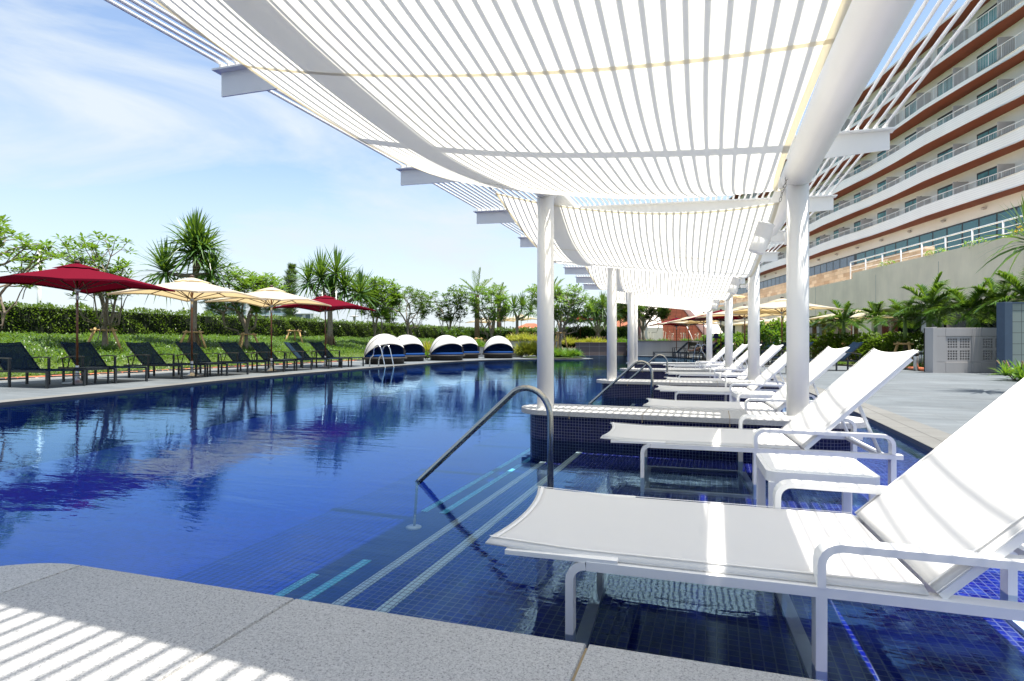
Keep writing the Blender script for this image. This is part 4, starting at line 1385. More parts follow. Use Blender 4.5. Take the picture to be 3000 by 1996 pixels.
# --- shrub: a clump of stems and leaves
def shrub(label, loc, R, H, n, leaf, seed, mtl, cat="shrub", name="shrub", group=None, strap=False, core=True, ry=None):
    rg = rng(seed)
    t = thing(name, label, cat, loc, 0, group)
    ry = ry or R
    if strap:
        k = max(6, int(R * ry * 40))
        a = rg.random(k) * 6.283; q = np.sqrt(rg.random(k)) * 0.85
        cx, cy = q * np.cos(a) * R, q * np.sin(a) * ry
        parts = []
        for i in range(k):
            m_ = max(5, n // k)
            aa = np.arange(m_) * 2.399 + rg.random() * 6; el = np.linspace(1.45, 0.35, m_)
            D = np.stack([np.cos(aa) * np.cos(el), np.sin(aa) * np.cos(el), np.sin(el)], 1)
            hh = H * (1 - 0.35 * q[i]) * rg.uniform(0.7, 1.05)
            parts.append(blades(np.tile([cx[i], cy[i], hh * 0.25 * rg.random()], (m_, 1)), D, hh * 0.95 * rg.uniform(0.7, 1.1, m_), leaf, 0.35 * rg.uniform(0.3, 1.5, m_), 3, twist=rg.normal(0, 0.4, m_)))
        V, F = join(parts)
    else:
        a = rg.random(n) * 6.283; cz = rg.random(n) ** 0.7
        rad_ = np.sqrt(np.clip(1 - (cz * 1.05 - 0.25) ** 2, 0.05, 1)) * (0.75 + 0.25 * rg.random(n)) * (1 + 0.12 * np.sin(a * 5 + cz * 6))
        P_ = np.stack([np.cos(a) * rad_ * R, np.sin(a) * rad_ * ry, cz * H * (0.9 + 0.12 * np.sin(a * 3))], 1)
        D = P_ / np.array([R, ry, H]) + rg.normal(0, 0.5, (n, 3)) + np.array([0, 0, 0.2])
        V, F = leaf_quads(P_, D, leaf * rg.uniform(0.6, 1.3, n), leaf * 0.5, 0.2)
    raw("foliage", V, F, M[mtl], t)
    sb = MB()
    for i in range(7):
        a = 6.283 * i / 7
        sb.tube([(0.1 * math.cos(a) * R, 0.1 * math.sin(a) * ry, -0.03), (0.6 * math.cos(a) * R, 0.6 * math.sin(a) * ry, H * 0.7)], 0.012, 5)
    sb.build("stems", M["bark_brown"], t)
    return t


def bpos(px, X): 
    p = PX(px, X); p.z = float(bank_z(X)) if X < -14.9 else DZ
    return p
def zat(y, p):
    d = -p.x * SA + p.y * CA
    return 0.89 + (1002 - y) * d / 1667


GT = "frangipani trees on the left bank"
# leftmost, its crown reaching in from beyond the frame
p = bpos(-120, -17.0)
rosette_tree("frangipani_tree", "leftmost frangipani tree, bare limbs reaching in from the left edge", p, zat(545, p) - p.z, 2.6, 31, trunk_r=0.11, fork=0.22, leafL=0.24, group=GT, flowers=24, density=0.45, levels=5, nleaf=10, lk=1.05)
p = bpos(306, -19.3)
rosette_tree("frangipani_tree", "frangipani tree behind the front red parasol", p, zat(690, p) - p.z, 1.5, 32, trunk_r=0.09, fork=0.22, leafL=0.25, group=GT, flowers=14, levels=5, nleaf=10, density=0.6, lk=1.1)
stakes("timber support around the frangipani behind the red parasol", p, 0.75, 0.62, 0.3)
p = bpos(722, -18.8)
rosette_tree("frangipani_tree", "frangipani tree rising behind the second cream parasol", p, zat(792, p) - p.z, 1.8, 33, trunk_r=0.10, fork=0.25, leafL=0.30, leafW=0.09, group=GT, levels=5, nleaf=12, density=0.7, lk=1.2)
stakes("timber support at the trunk left of the second cream parasol", p, 0.75, 0.62, 0.9)
p = bpos(1098, -19.0)
rosette_tree("frangipani_tree", "slim frangipani tree left of the nearest white daybed", p, zat(815, p) - p.z, 1.55, 34, trunk_r=0.09, fork=0.20, leafL=0.30, leafW=0.10, group=GT, levels=5, nleaf=10)
p = bpos(1195, -19.5)
rosette_tree("broadleaf_tree", "rounded dark green tree just right of the nearest daybeds", p, zat(838, p) - p.z, 2.0, 35, "leaf_dark", trunk_r=0.09, fork=0.30, leafL=0.24, levels=5, group="broadleaf trees on the left bank", nleaf=11)
p = bpos(1318, -17.5)
rosette_tree("broadleaf_tree", "open dark leaved tree behind the middle daybeds", p, zat(836, p) - p.z, 1.55, 36, "leaf_dark", trunk_r=0.07, fork=0.25, leafL=0.22, leafW=0.10, levels=5, group="broadleaf trees on the left bank", nleaf=9)
stakes("timber support left of the farthest daybed", bpos(1400, -16.5), 1.0, 0.55, 0.2)
p = bpos(1440, -14.5); p.z = 0.5
rosette_tree("frangipani_tree", "bushy frangipani tree behind the farthest white daybed", p, zat(838, p) - p.z, 1.75, 37, "leaf_bright", trunk_r=0.12, fork=0.22, leafL=0.27, group=GT, levels=5, flowers=10, nleaf=12)
p = bpos(1640, -8.2); p.z = 0.3
rosette_tree("frangipani_tree", "gnarled frangipani tree just right of the nearest post", p, zat(838, p) - p.z, 1.95, 38, "leaf_frangipani", trunk_r=0.11, fork=0.28, leafL=0.27, group=GT, levels=5, nleaf=11)
stakes("tall thin stakes round the gnarled tree by the pool end", p, 1.15, 0.5, 0.5)
p = PD(1885, 47, 0.9)
rosette_tree("broadleaf_tree", "spreading tree beside the terracotta staircase", p, zat(862, p) - p.z, 2.9, 39, "leaf_dark", trunk_r=0.16, fork=0.2, leafL=0.34, leafW=0.14, levels=5, group="broadleaf trees on the left bank", nleaf=12)
p = PD(1790, 50, 0.9)
rosette_tree("broadleaf_tree", "dense low tree seen between the second and third posts", p, zat(868, p) - p.z, 2.4, 40, "leaf_dark", trunk_r=0.14, fork=0.2, leafL=0.34, leafW=0.14, levels=5, group="broadleaf trees on the left bank", nleaf=12)

GP = "screw pines on the left bank"
X = -19.2; p = bpos(568, X); d = -p.x * SA + p.y * CA; k = d / 1667
def hd(px, y, s): return ((px - 568) * k * CA * 1.0, (px - 568) * k * SA, zat(y, p) - p.z, s)
pandanus("tall screw pine with three spiky heads above the cream parasols", p, [(0, 0, 0), (-0.03, 0, 0.9), (0, 0, 1.9), (0.05, 0.02, zat(800, p) - p.z)],
         [hd(568, 742, 1.1), hd(572, 705, 0.9), hd(484, 798, 1.0), hd(622, 800, 0.75), hd(598, 735, 0.75)], 41, L=1.5, Wd=0.10, r=0.13, group=GP, n=110)
stakes("timber support round the tall screw pine", p, 0.75, 0.62, 0.1)
p = bpos(962, -19.5); d = -p.x * SA + p.y * CA; k = d / 1667
def hd(px, y, s): return ((px - 962) * k * CA, (px - 962) * k * SA, zat(y, p) - p.z, s)
pandanus("wide screw pine with many heads behind the rear red parasol", p, [(0.1, 0, 0), (0.12, 0, 0.9), (0.1, 0, 1.8), (0.05, 0.02, zat(905, p) - p.z)],
         [hd(940, 815, 1.1), hd(985, 805, 1.0), hd(905, 830, 0.85), hd(1010, 850, 0.95), hd(1055, 860, 0.95), hd(970, 860, 0.8)], 42, L=1.65, Wd=0.105, r=0.15, group=GP, roots=18, n=95)
stakes("timber support beside the wide screw pine", p + Vector((-1.3, -1.1, 0)), 0.9, 0.6, 0.1)
p = PD(1515, 44, 0.5); k = 44 / 1667
def hd(px, y, s): return ((px - 1515) * k * CA, (px - 1515) * k * SA, zat(y, p) - p.z, s)
pandanus("screw pine behind the far cream parasol left of the nearest post", p, [(0, 0, 0), (0, 0, 1), (0, 0, 2.2)], [hd(1505, 905, 1), hd(1530, 900, 1), hd(1555, 915, 0.8)], 43, L=1.3, Wd=0.09, r=0.13, group=GP, roots=0)
p = PD(1752, 42, 0.9); k = 42 / 1667
def hd(px, y, s): return ((px - 1752) * k * CA, (px - 1752) * k * SA, zat(y, p) - p.z, s)
pandanus("dense domed screw pine left of the second post", p, [(0, 0, 0), (0, 0, 0.7)], [hd(1735, 915, 1), hd(1765, 895, 1), hd(1790, 915, 0.9), hd(1722, 935, 0.8), hd(1780, 940, 0.9), hd(1750, 930, 1)], 44, L=1.2, Wd=0.09, r=0.14, group=GP, roots=10, n=70)

GD = "feather palms beyond the pool"
p = PD(1398, 48, 0.5)
palm("date_palm", "tallest feather palm, rising behind the farthest daybed", p, zat(865, p) - p.z, 2.6, 16, 51, "leaf_palm_dry", ll=0.55, lw=0.045, r=0.2, shaft=0.0, droop=0.25, group=GD, elmin=0.0, nl=40, trunkm="bark_brown", ldroop=0.1)
p = PD(1462, 52, 0.5)
palm("date_palm", "feather palm half hidden by the bushy frangipani tree", p, zat(880, p) - p.z, 2.2, 13, 52, "leaf_palm_dry", ll=0.5, lw=0.045, r=0.2, shaft=0.0, droop=0.3, group=GD, elmin=0.1, nl=36, trunkm="bark_brown", ldroop=0.1)
p = PD(1612, 52, 0.5)
palm("date_palm", "feather palm partly behind the nearest left post", p, zat(870, p) - p.z, 2.9, 16, 53, "leaf_palm_dry", ll=0.5, lw=0.045, r=0.2, shaft=0.0, droop=0.35, group=GD, elmin=0.05, nl=36, trunkm="bark_brown", ldroop=0.1)
# upright column of grey-green foliage
p = PD(848, 62, 0.5)
t = thing("norfolk_pine", "narrow grey-green conifer standing beyond the hedge", "tree", p)
rg = rng(60); Hn = zat(778, p) - p.z
MB().tube([(0, 0, 0), (0, 0, Hn)], [0.15, 0.04], 8).build("trunk", M["bark_brown"], t)
n = 5200; z = rg.uniform(0.25, 1.0, n) * Hn; a = rg.random(n) * 6.283
f = z / Hn; Rr = 0.95 * np.minimum(1, (1.04 - f) * 4.5) * (0.7 + 0.3 * np.sin(z * 9))
P_ = np.stack([np.cos(a) * Rr * rg.random(n) ** 0.4 + 0.35 * f ** 3, np.sin(a) * Rr * rg.random(n) ** 0.4, z], 1)
D = np.stack([np.cos(a), np.sin(a), np.full(n, 0.9)], 1) + rg.normal(0, 0.2, (n, 3))
V, F = blades(P_, D, rg.uniform(0.35, 0.6, n), 0.06, 0.1, 2)
raw("crown", V, F, leafmat("leaf_pine", (0.05, 0.08, 0.05), (0.15, 0.2, 0.12), 0.5, 0.15), t)
# slim palm-like trunk right of it
p = PD(1145, 45, 0.9)
rosette_tree("broadleaf_tree", "thin pale green tree between the two round crowned trees", p, zat(880, p) - p.z, 0.8, 61, "leaf_bright", trunk_r=0.08, fork=0.25, leafL=0.3, leafW=0.06, levels=4, group="broadleaf trees on the left bank", nleaf=12)

# shrubs and strap-leaved plants round the far end of the pool
def S_(label, px, d, z, wpx, H, n, leaf, seed, mtl, strap=True, group="shrubs at the far end of the pool", depth=1.0):
    return shrub(label, PD(px, d, z), wpx * d / 1667 / 2, H, n, leaf, seed, mtl, group=group, strap=strap, ry=max(0.4, wpx * d / 1667 / 2 * depth * 0.6))
S_("yellow striped shrub between the near and middle daybeds", 1240, 30, 0.1, 70, 1.2, 900, 0.05, 71, "leaf_yellow")
S_("bright green clump just behind the middle daybeds", 1250, 27, 0.1, 60, 0.5, 700, 0.04, 72, "leaf_bright")
S_("green shrub above the low grey planter wall", 1400, 33, 0.4, 90, 0.9, 1200, 0.05, 73, "leaf_bright")
S_("dark shrub left of the low grey planter wall", 1340, 35, 0.4, 90, 1.2, 2600, 0.16, 74, "leaf_dark", strap=False)
S_("tall yellow variegated plant right of the farthest daybed", 1545, 31.5, 0.1, 80, 1.35, 1300, 0.05, 75, "leaf_yellow")
S_("yellow variegated plant touching the nearest left post", 1590, 31, 0.1, 80, 1.25, 1200, 0.05, 76, "leaf_yellow")
S_("upper yellow variegated plant on the planter wall", 1535, 36.5, 0.85, 150, 0.95, 1900, 0.05, 77, "leaf_yellow")
S_("dark green lily clump on the little planted island", 1650, 29.8, 0.08, 125, 0.8, 2200, 0.05, 78, "leaf_bright")
S_("yellow plant on the brown tiled wall, left part", 1665, 38.5, 0.6, 95, 0.85, 1400, 0.06, 79, "leaf_yellow")
S_("yellow plant on the brown tiled wall, right part", 1745, 38.8, 0.6, 100, 0.95, 1500, 0.06, 80, "leaf_yellow")
S_("pale lily clump above the brown wall's right end", 1830, 38.5, 0.6, 90, 0.8, 1300, 0.05, 81, "leaf_bright")
for i, (px, lb_) in enumerate([(1895, "by the third post"), (1950, "left of the two far parasol poles"), (2005, "between the two far parasol poles"), (2055, "behind the person in the hat")]):
    S_("green lily clump with white flowers, " + lb_, px, 37.2, 0.72, 64, 0.62, 700, 0.04, 82 + i, "leaf_bright", group="lilies along the grey wall")
fl = MB(); rg = rng(90)
for i in range(34):
    px = rg.uniform(1850, 2050); q = PD(px, 37.0 + rg.uniform(-0.3, 0.3), 0.72)
    h = rg.uniform(0.55, 0.85)
    for j in range(6):
        a = rg.random() * 6.28; e_ = rg.uniform(-0.3, 0.8); w = 0.085
        c = q + Vector((0, 0, h)); dd = Vector((math.cos(a) * math.cos(e_), math.sin(a) * math.cos(e_), math.sin(e_)))
        s_ = dd.cross(Vector((0, 0, 1))).normalized() * 0.02
        fl.add([c, c + dd * w * 0.5 + s_, c + dd * w, c + dd * w * 0.5 - s_], [(0, 1, 2, 3)])
    fl.tube([q, q + Vector((0, 0, h))], 0.008, 4)
o = fl.build("lily_flowers", M["flower_white"]); o["kind"] = "stuff"
# little planted island: soil with a dark stone kerb
isl = [PD(px, d, 0) for px, d in ((1600, 28.6), (1660, 28.1), (1705, 28.6), (1712, 30), (1690, 31.5), (1620, 32.5), (1540, 32), (1525, 30), (1560, 29))]
t = thing("planted_island", "low stone edged planting island in the far corner of the pool", "planter", isl[0])
inv = Matrix.Translation(-isl[0])
MB().prism([(q.x, q.y) for q in isl], -0.3, 0.07).build("stone_kerb", M["wicker"], t, inv)
c_ = sum((q for q in isl), Vector()) / len(isl)
MB().prism([((q.x - c_.x) * 0.93 + c_.x, (q.y - c_.y) * 0.93 + c_.y) for q in isl], 0.0, 0.09).build("soil", M["soil"], t, inv)
# ------------------------------------------------------------------ parasols
def make_parasol(name, label, cloth_m, a, zc, zt, group, base=True, pole_m="pole_wood", rib_m="rib_wood", zm=None):
    """square parasol: a half side, zc corner height, zt top height"""
    t = thing(name, label, "parasol", (0, 0, 0), 0, group)
    n = 40
    zm = zm or zc + 0.10
    def ring(f):
        P_ = []
        for i in range(n):
            w = 2 * PI * i / n
            c, s = math.cos(w), math.sin(w)
            k = 1 / max(abs(c), abs(s))
            e = (min(abs(c), abs(s)) / max(abs(c), abs(s)))            # 0 on mid-side, 1 at the corner
            # slight inward hollow between the eight ribs
            e8 = abs(math.sin(4 * w))
            r = a * k * f * (1 - 0.018 * e8)
            zo = zm + (zc - zm) * (e * k - 0) / math.sqrt(2) if True else 0
            z = zt - 0.06 - (zt - 0.06 - zo) * f ** 1.08 - 0.012 * e8 * math.sin(PI * f)
            P_.append(Vector((r * c, r * s, z)))
        return P_
    fs_ = [0.16, 0.3, 0.45, 0.6, 0.75, 0.9, 1.0]
    mb = MB(); vs = []
    for f in fs_: vs += ring(f)
    m_ = len(fs_)
    fs = [(i * n + j, i * n + (j + 1) % n, (i + 1) * n + (j + 1) % n, (i + 1) * n + j) for i in range(m_ - 1) for j in range(n)]
    fs = [f[::-1] for f in fs]
    # small hanging edge
    vs += [p - Vector((0, 0, 0.035)) for p in ring(1.0)]
    fs += [((m_ - 1) * n + j, m_ * n + j, m_ * n + (j + 1) % n, (m_ - 1) * n + (j + 1) % n) for j in range(n)]
    mb.add(vs, fs)
    can = mb.build("canopy", cloth_m, t)
    vm = MB(); vv = [Vector((0, 0, zt))]
    for f in (0.1, 0.24):
        for p in ring(f): vv.append(p + Vector((0, 0, 0.05 if f < 0.2 else 0.028)))
    ff = [(0, 1 + j, 1 + (j + 1) % n) for j in range(n)] + [(1 + j, 1 + n + j, 1 + n + (j + 1) % n, 1 + (j + 1) % n) for j in range(n)]
    vm.add(vv, ff); v_ = vm.build("vent_cap", cloth_m, t)
    MB().lathe([(0.018, zt - 0.02), (0.05, zt + 0.005), (0.055, zt + 0.03), (0.03, zt + 0.055)], 14).build("finial", M[rib_m], t)
    MB().tube([(0, 0, 0.25 if base else 0.0), (0, 0, zt)], 0.021, 12).build("pole", M[pole_m], t)
    hz = zm - 0.16
    hb = MB().lathe([(0.03, hz - 0.05), (0.055, hz - 0.03), (0.055, hz + 0.02), (0.03, hz + 0.04)], 12)
    hb.lathe([(0.026, hz - 0.22), (0.026, hz - 0.05)], 12)
    hb.build("hub", M["silver"] if pole_m == "pole_wood" else M[rib_m], t)
    for i in range(8):
        w = PI / 4 * i + 0.0
        c, s = math.cos(w), math.sin(w); k = 1 / max(abs(c), abs(s))
        zo = zc if i % 2 else zm
        e_ = Vector((a * k * c * 0.985, a * k * s * 0.985, zo - 0.012)); tp = Vector((0.02 * c, 0.02 * s, zt - 0.09))
        r_ = MB().bar([tp, e_], Vector((-s, c, 0)), 0.018, 0.014).build("rib", M[rib_m], t)
        md = tp + (e_ - tp) * 0.5
        q = MB().bar([Vector((0.05 * c, 0.05 * s, hz)), md], Vector((-s, c, 0)), 0.018, 0.014).build("strut", M[rib_m], r_)
    if base:
        MB().lathe([(0.25, 0.0), (0.25, 0.018), (0.10, 0.03), (0.055, 0.09), (0.036, 0.16), (0.033, 0.36), (0.026, 0.37)], 28).build("base", M["silver"], t)
    return t


GU = "square parasols between the dark loungers"
um = [("large red square parasol nearest the left edge", "red_cloth", PX(226, -12.3), 2.50, 0.10), ("cream parasol left of the other, in front of the tall screw pine", "cream_cloth", PX(562, -12.3), 2.50, 0.14),
      ("cream parasol overlapping the rear red parasol", "cream_cloth", PX(795, -12.3), 2.42, 0.10), ("smaller looking red parasol at the end of the dark loungers", "red_cloth", PX(953, -12.7), 2.40, 0.0)]
protos = {}
for i, (lb_, cm, p, zt, rz) in enumerate(um):
    p.z = DZ
    if cm not in protos:
        protos[cm] = make_parasol("parasol", lb_, M[cm], 1.22, 1.98, 2.46, GU)
        o = protos[cm]
    else:
        o = dup(protos[cm], label=lb_)
    o.location = p; o.rotation_euler = (0, 0, rz)
# right hand terrace and far ones: px, distance, top y, label, colour
far_um = [(1982, 33.0, 930, "red_cloth", "red parasol lowest in front of the terracotta staircase", 0.2),
          (2017, 31.0, 926, "cream_cloth", "cream parasol overlapping the red one before the staircase", 0.5),
          (2062, 28.5, 915, "cream_cloth", "cream parasol crossing the farthest right post", 0.35),
          (2112, 26.5, 906, "red_cloth", "red parasol between the third and fourth right posts", 0.3),
          (2182, 24.0, 893, "cream_cloth", "cream parasol behind the second right post", 0.25),
          (2291, 21.8, 871, "cream_cloth", "largest looking cream parasol, crossing the nearest right post", 0.2),
          (2300, 30.0, 922, "cream_cloth", "low cream parasol in the row by the restaurant glass", 0.4),
          (2225, 33.0, 930, "cream_cloth", "lowest cream parasol, left in the row by the restaurant", 0.3),
          (2495, 25.5, 903, "cream_cloth", "cream parasol behind the first palm right of the nearest post", 0.2),
          (1700, 47.0, 923, "red_cloth", "little red parasol far off, right of the gnarled tree", 0.6),
          (1527, 50.0, 920, "cream_cloth", "far cream parasol just left of the nearest left post", 0.7),
          (1478, 58.0, 926, "cream_cloth", "cream parasol peeping out right of the bushy tree's branches", 0.2),
          (1412, 56.0, 930, "cream_cloth", "far cream parasol seen through the bushy tree's left branches", 0.5)]
for (px, d, ty, cm, lb_, rz) in far_um:
    p = PD(px, d, DZ)
    zt = 0.89 + (1002 - ty) * d / 1667
    o = dup(protos[cm], label=lb_, group="parasols on the far terraces")
    z0 = zt - 2.5
    o.location = (p.x, p.y, max(DZ, z0)); o.rotation_euler = (0, 0, rz + YAW)
    k = 1.18 if px > 2150 and px < 2600 else 1.05
    o.scale = (k, k, (zt - o.location.z) / 2.5)
# parasol on the hotel's upper terrace
o = dup(protos["cream_cloth"], label="small cream parasol high on the hotel terrace", group="parasols on the far terraces")
o.location = PD(2156, 70, 4.95); o.scale = (0.95, 0.95, 0.72)

# ------------------------------------------------------------------ dark loungers
g_d = "dark navy loungers along the left deck"
dl = ["dark lounger cut off by the left edge", "dark lounger behind the front red parasol's pole", "dark lounger halfway between the front red and first cream poles", "dark lounger just behind the first cream parasol's pole",
      "dark lounger between the two cream parasol poles", "dark lounger left of the second cream parasol's pole", "dark lounger right of the second cream parasol's pole", "last dark lounger of the row, nearest the daybeds"]
d0 = make_lounger("dark", dl[0], g_d)
Ys = [7.2, 8.5, 10.05, 11.25, 12.6, 13.85, 15.2, 16.45]
for i, y in enumerate(Ys):
    o = d0 if i == 0 else dup(d0, label=dl[i])
    o.location = (-11.45 - 0.05 * (i % 3), y, DZ + 0.002)
    o.rotation_euler = (0, 0, PI + rad((1.5, -1, 2, 0, -2, 1, 0.5, -1)[i]))
tb0 = None
for i, y in enumerate([(7.85), (10.66), (13.25), (15.85)]):
    lb_ = ["dark side table at the foot of the front red parasol", "dark side table by the first cream parasol", "dark side table by the second cream parasol", "dark side table by the rear red parasol"][i]
    if tb0 is None:
        tb0 = make_table("dark", lb_, "dark side tables on the left deck"); o = tb0
    else: o = dup(tb0, label=lb_)
    o.location = (-12.15 + 0.35, y + 0.02, DZ + 0.002)
# loungers on the right terrace
rt = [(2330, 17.0, 2, "dark lounger on the right terrace, seen right of the nearest post"), (2215, 19.5, 5, "dark lounger showing between the first and second right posts"),
      (2160, 21.5, 4, "dark lounger behind the second right post"), (2110, 24.0, 6, "dark lounger between the second and third right posts"),
      (1990, 27.5, 0, "dark lounger facing the pool, left of the far black sign"), (1975, 29.0, 0, "dark lounger in front of the far black sign"),
      (2012, 28.2, 2, "dark lounger carrying the person in the hat"), (1915, 30.3, 0, "dark lounger farthest left on the far terrace"), (2150, 26.5, 6, "dark lounger behind the third right post")]
for (px, d, a, lb_) in rt:
    p = PD(px, d, DZ + 0.002)
    o = dup(d0, p, rad(a) + YAW * 0.5, lb_, "dark loungers on the right terrace")
    if "in the hat" in lb_: seat_of = o
    o.rotation_euler = (0, 0, rad(a + 12))
o = dup(tb0, PD(2290, 15.2, DZ + 0.002), 0.2, "dark low side table between the first and second right posts", "dark tables on the right terrace")

# ------------------------------------------------------------------ round daybeds
def make_daybed(label):
    t = thing("daybed", label, "daybed", (0, 0, 0), 0, "round daybeds with folding hoods")
    R = 0.86
    bs = MB()
    bs.lathe([(R - 0.14, 0.0), (R - 0.08, 0.02), (R - 0.08, 0.17), (R + 0.0, 0.18), (R + 0.05, 0.20), (R + 0.05, 0.245), (R + 0.0, 0.255)], 44)
    bs.build("wicker_base", M["wicker"], t)
    MB().lathe([(R - 0.05, 0.256), (R - 0.03, 0.275), (R - 0.04, 0.34), (R - 0.10, 0.36)], 44).build("cushion", M["blue_cushion"], t)
    # hood: four nested panels fanned out from one hinge line (local x), opening towards -y
    H = 0.94; z0 = 0.245
    def sph(th, ph, k=1.0):
        return Vector((-math.cos(th) * (R - 0.01) * k, -math.sin(th) * math.cos(ph) * (R + 0.02) * k, z0 + math.sin(th) * math.sin(ph) * H * k))
    edges = [33, 66, 101, 138, 182]
    for i in range(4):
        p0, p1 = rad(edges[i]), rad(edges[i + 1] + 4)
        k = 1.0 - 0.012 * i
        hp = MB().grid(lambda a, b_: sph(0.02 + (PI - 0.04) * a, p0 + (p1 - p0) * b_, k - 0.018 * math.sin(PI * b_)), 30, 6, thick=0.008)
        h = hp.build("hood_panel", M["hood_cloth"], t)
        MB().tube([sph(0.02 + (PI - 0.04) * a, p0, k + 0.004) for a in np.linspace(0, 1, 31)], 0.012, 5, cap=False).build("piping", M["seam"], h)
    MB().grid(lambda a, b_: sph(0.03 + (PI - 0.06) * a, rad(60) + rad(118) * b_, 0.93), 26, 8).build("lining", M["blue_lining"], t)
    for s in (-1, 1):
        MB().lathe([(0.05, -0.015), (0.05, 0.015)], 12, Matrix.Translation((s * (R - 0.01), 0, z0 + 0.02)) @ Matrix.Rotation(rad(90), 4, 'Y')).build("hinge", M["silver"], t)
    return t


dbl = ["nearest white hooded daybed, behind the pool ladder", "white hooded daybed tucked behind the nearest one", "middle white hooded daybed, larger of its pair", "white hooded daybed half hidden behind the middle one", "rightmost white hooded daybed, standing alone by the grey planter"]
dp = [(1127, -12.15, 52), (1192, -12.9, 54), (1308, -11.75, 48), (1360, -12.3, 50), (1460, -10.75, 30)]
db0 = make_daybed(dbl[0])
for i, (px, X, rz) in enumerate(dp):
    o = db0 if i == 0 else dup(db0, label=dbl[i])
    p = PX(px, X); p.z = DZ + 0.004
    o.location = p; o.rotation_euler = (0, 0, rad(rz))
    o.scale = (0.95, 0.95, 1.0)

# ------------------------------------------------------------------ pool ladders
def make_ladder(label):
    t = thing("pool_ladder", label, "pool ladder", (0, 0, 0), 0, "chrome pool ladders")
    for s in (-1, 1):
        y = s * 0.25
        pts = [(-0.42, 0.0), (-0.42, 0.22)] + [(-0.42 + 0.10 * (1 - math.cos(rad(a))), 0.22 + 0.16 * math.sin(rad(a)) + 0.18 * a / 90) for a in (30, 60)]
        pts = [(-0.50, 0.0), (-0.50, 0.20), (-0.47, 0.30), (-0.36, 0.38), (-0.33, 0.48), (-0.33, 0.58), (-0.28, 0.68), (-0.18, 0.735), (-0.08, 0.70), (-0.01, 0.58), (0.10, 0.16), (0.16, -0.1), (0.16, -0.7)]
        MB().tube([Vector((x, y, z)) for x, z in pts], 0.02, 10).build("rail", M["chrome"], t)
    for z in (-0.15, -0.4, -0.65):
        MB().box(0.10, 0.2, -0.24, 0.24, z - 0.012, z + 0.012).build("step", M["chrome"], t)
    return t


l0 = make_ladder("chrome pool ladder in front of the nearest daybed")
p = PX(1128, -10.8); l0.location = (p.x + 0.04, p.y, DZ); l0.rotation_euler = (0, 0, rad(-4))
dup(l0, PD(2046, 27.0, DZ), rad(150), "chrome pool ladder at the far right end, before the person")
# ------------------------------------------------------------------ far walls
bwp = [PD(1686, 37.0), PD(1836, 37.0), PD(1836, 37.9), PD(1686, 37.9)]
t = thing("tiled_wall", "brown tiled wall rising from the far end of the pool", "wall", bwp[0]); inv = Matrix.Translation(-bwp[0])
MB().prism([(q.x, q.y) for q in bwp], -0.9, 0.80).build("wall_body", M["brown_tile"], t, inv)
MB().prism([(q.x, q.y) for q in (PD(1684, 36.95), PD(1838, 36.95), PD(1838, 37.9), PD(1684, 37.9))], 0.801, 0.86).build("wall_cap", M["brown_tile"], t, inv)
gw = [PD(1838, 35.6), PD(1990, 35.0), PD(2300, 33.5), PD(2300, 34.0), PD(1990, 35.5), PD(1838, 37.2)]
t = thing("garden_wall", "long plain grey wall behind the far loungers", "wall", gw[0]); inv = Matrix.Translation(-gw[0])
MB().prism([(q.x, q.y) for q in gw], -0.9, 0.93).build("wall_body", M["grey_wall"], t, inv)
MB().prism([(q.x, q.y) for q in (PD(1836, 35.55), PD(1990, 34.95), PD(2300, 33.45), PD(2300, 34.05), PD(1990, 35.55), PD(1836, 37.2))], 0.931, 0.97).build("wall_cap", M["coping"], t, inv)
pw = [PD(1372, 32), PD(1532, 32), PD(1532, 32.4), PD(1372, 32.4)]
t = thing("planter_wall", "low light grey planter wall behind the rightmost daybed", "wall", pw[0]); inv = Matrix.Translation(-pw[0])
MB().prism([(q.x, q.y) for q in pw], 0, 0.56).build("wall_body", M["grey_wall"], t, inv)
MB().prism([(q.x, q.y) for q in (PD(1370, 31.95), PD(1534, 31.95), PD(1534, 32.45), PD(1370, 32.45))], 0.561, 0.60).build("wall_cap", M["coping"], t, inv)
pw = [PD(1478, 35.4), PD(1640, 35.4), PD(1640, 35.8), PD(1478, 35.8)]
t = thing("planter_wall", "upper grey planter wall under the yellow striped plants", "wall", pw[0]); inv = Matrix.Translation(-pw[0])
MB().prism([(q.x, q.y) for q in pw], 0, 0.90).build("wall_body", M["grey_wall"], t, inv)
MB().prism([(q.x, q.y) for q in (PD(1476, 35.35), PD(1642, 35.35), PD(1642, 35.85), PD(1476, 35.85))], 0.901, 0.94).build("wall_cap", M["coping"], t, inv)
# raised bed soil behind those walls
o = flat("planting_bed", [[tuple(PD(px, d)[:2]) for px, d in ((1640, 37.9), (2300, 35.0), (2500, 60), (1500, 60), (1300, 38))]], 0.70, M["soil"])
cover("ground_cover", -26, -6, 42, 58, 9000, 0.45, 0.05, "leaf_bright", 15, lambda X, Y: np.full(len(X), 0.6))
hedge("low bright green hedge on the grey wall, right part", *((PD(2060, 36).x), PD(2330, 36).x, 36.2, 37.6, 0.7, 1.28), 6000, 0.12, 22, "leaf_bright")

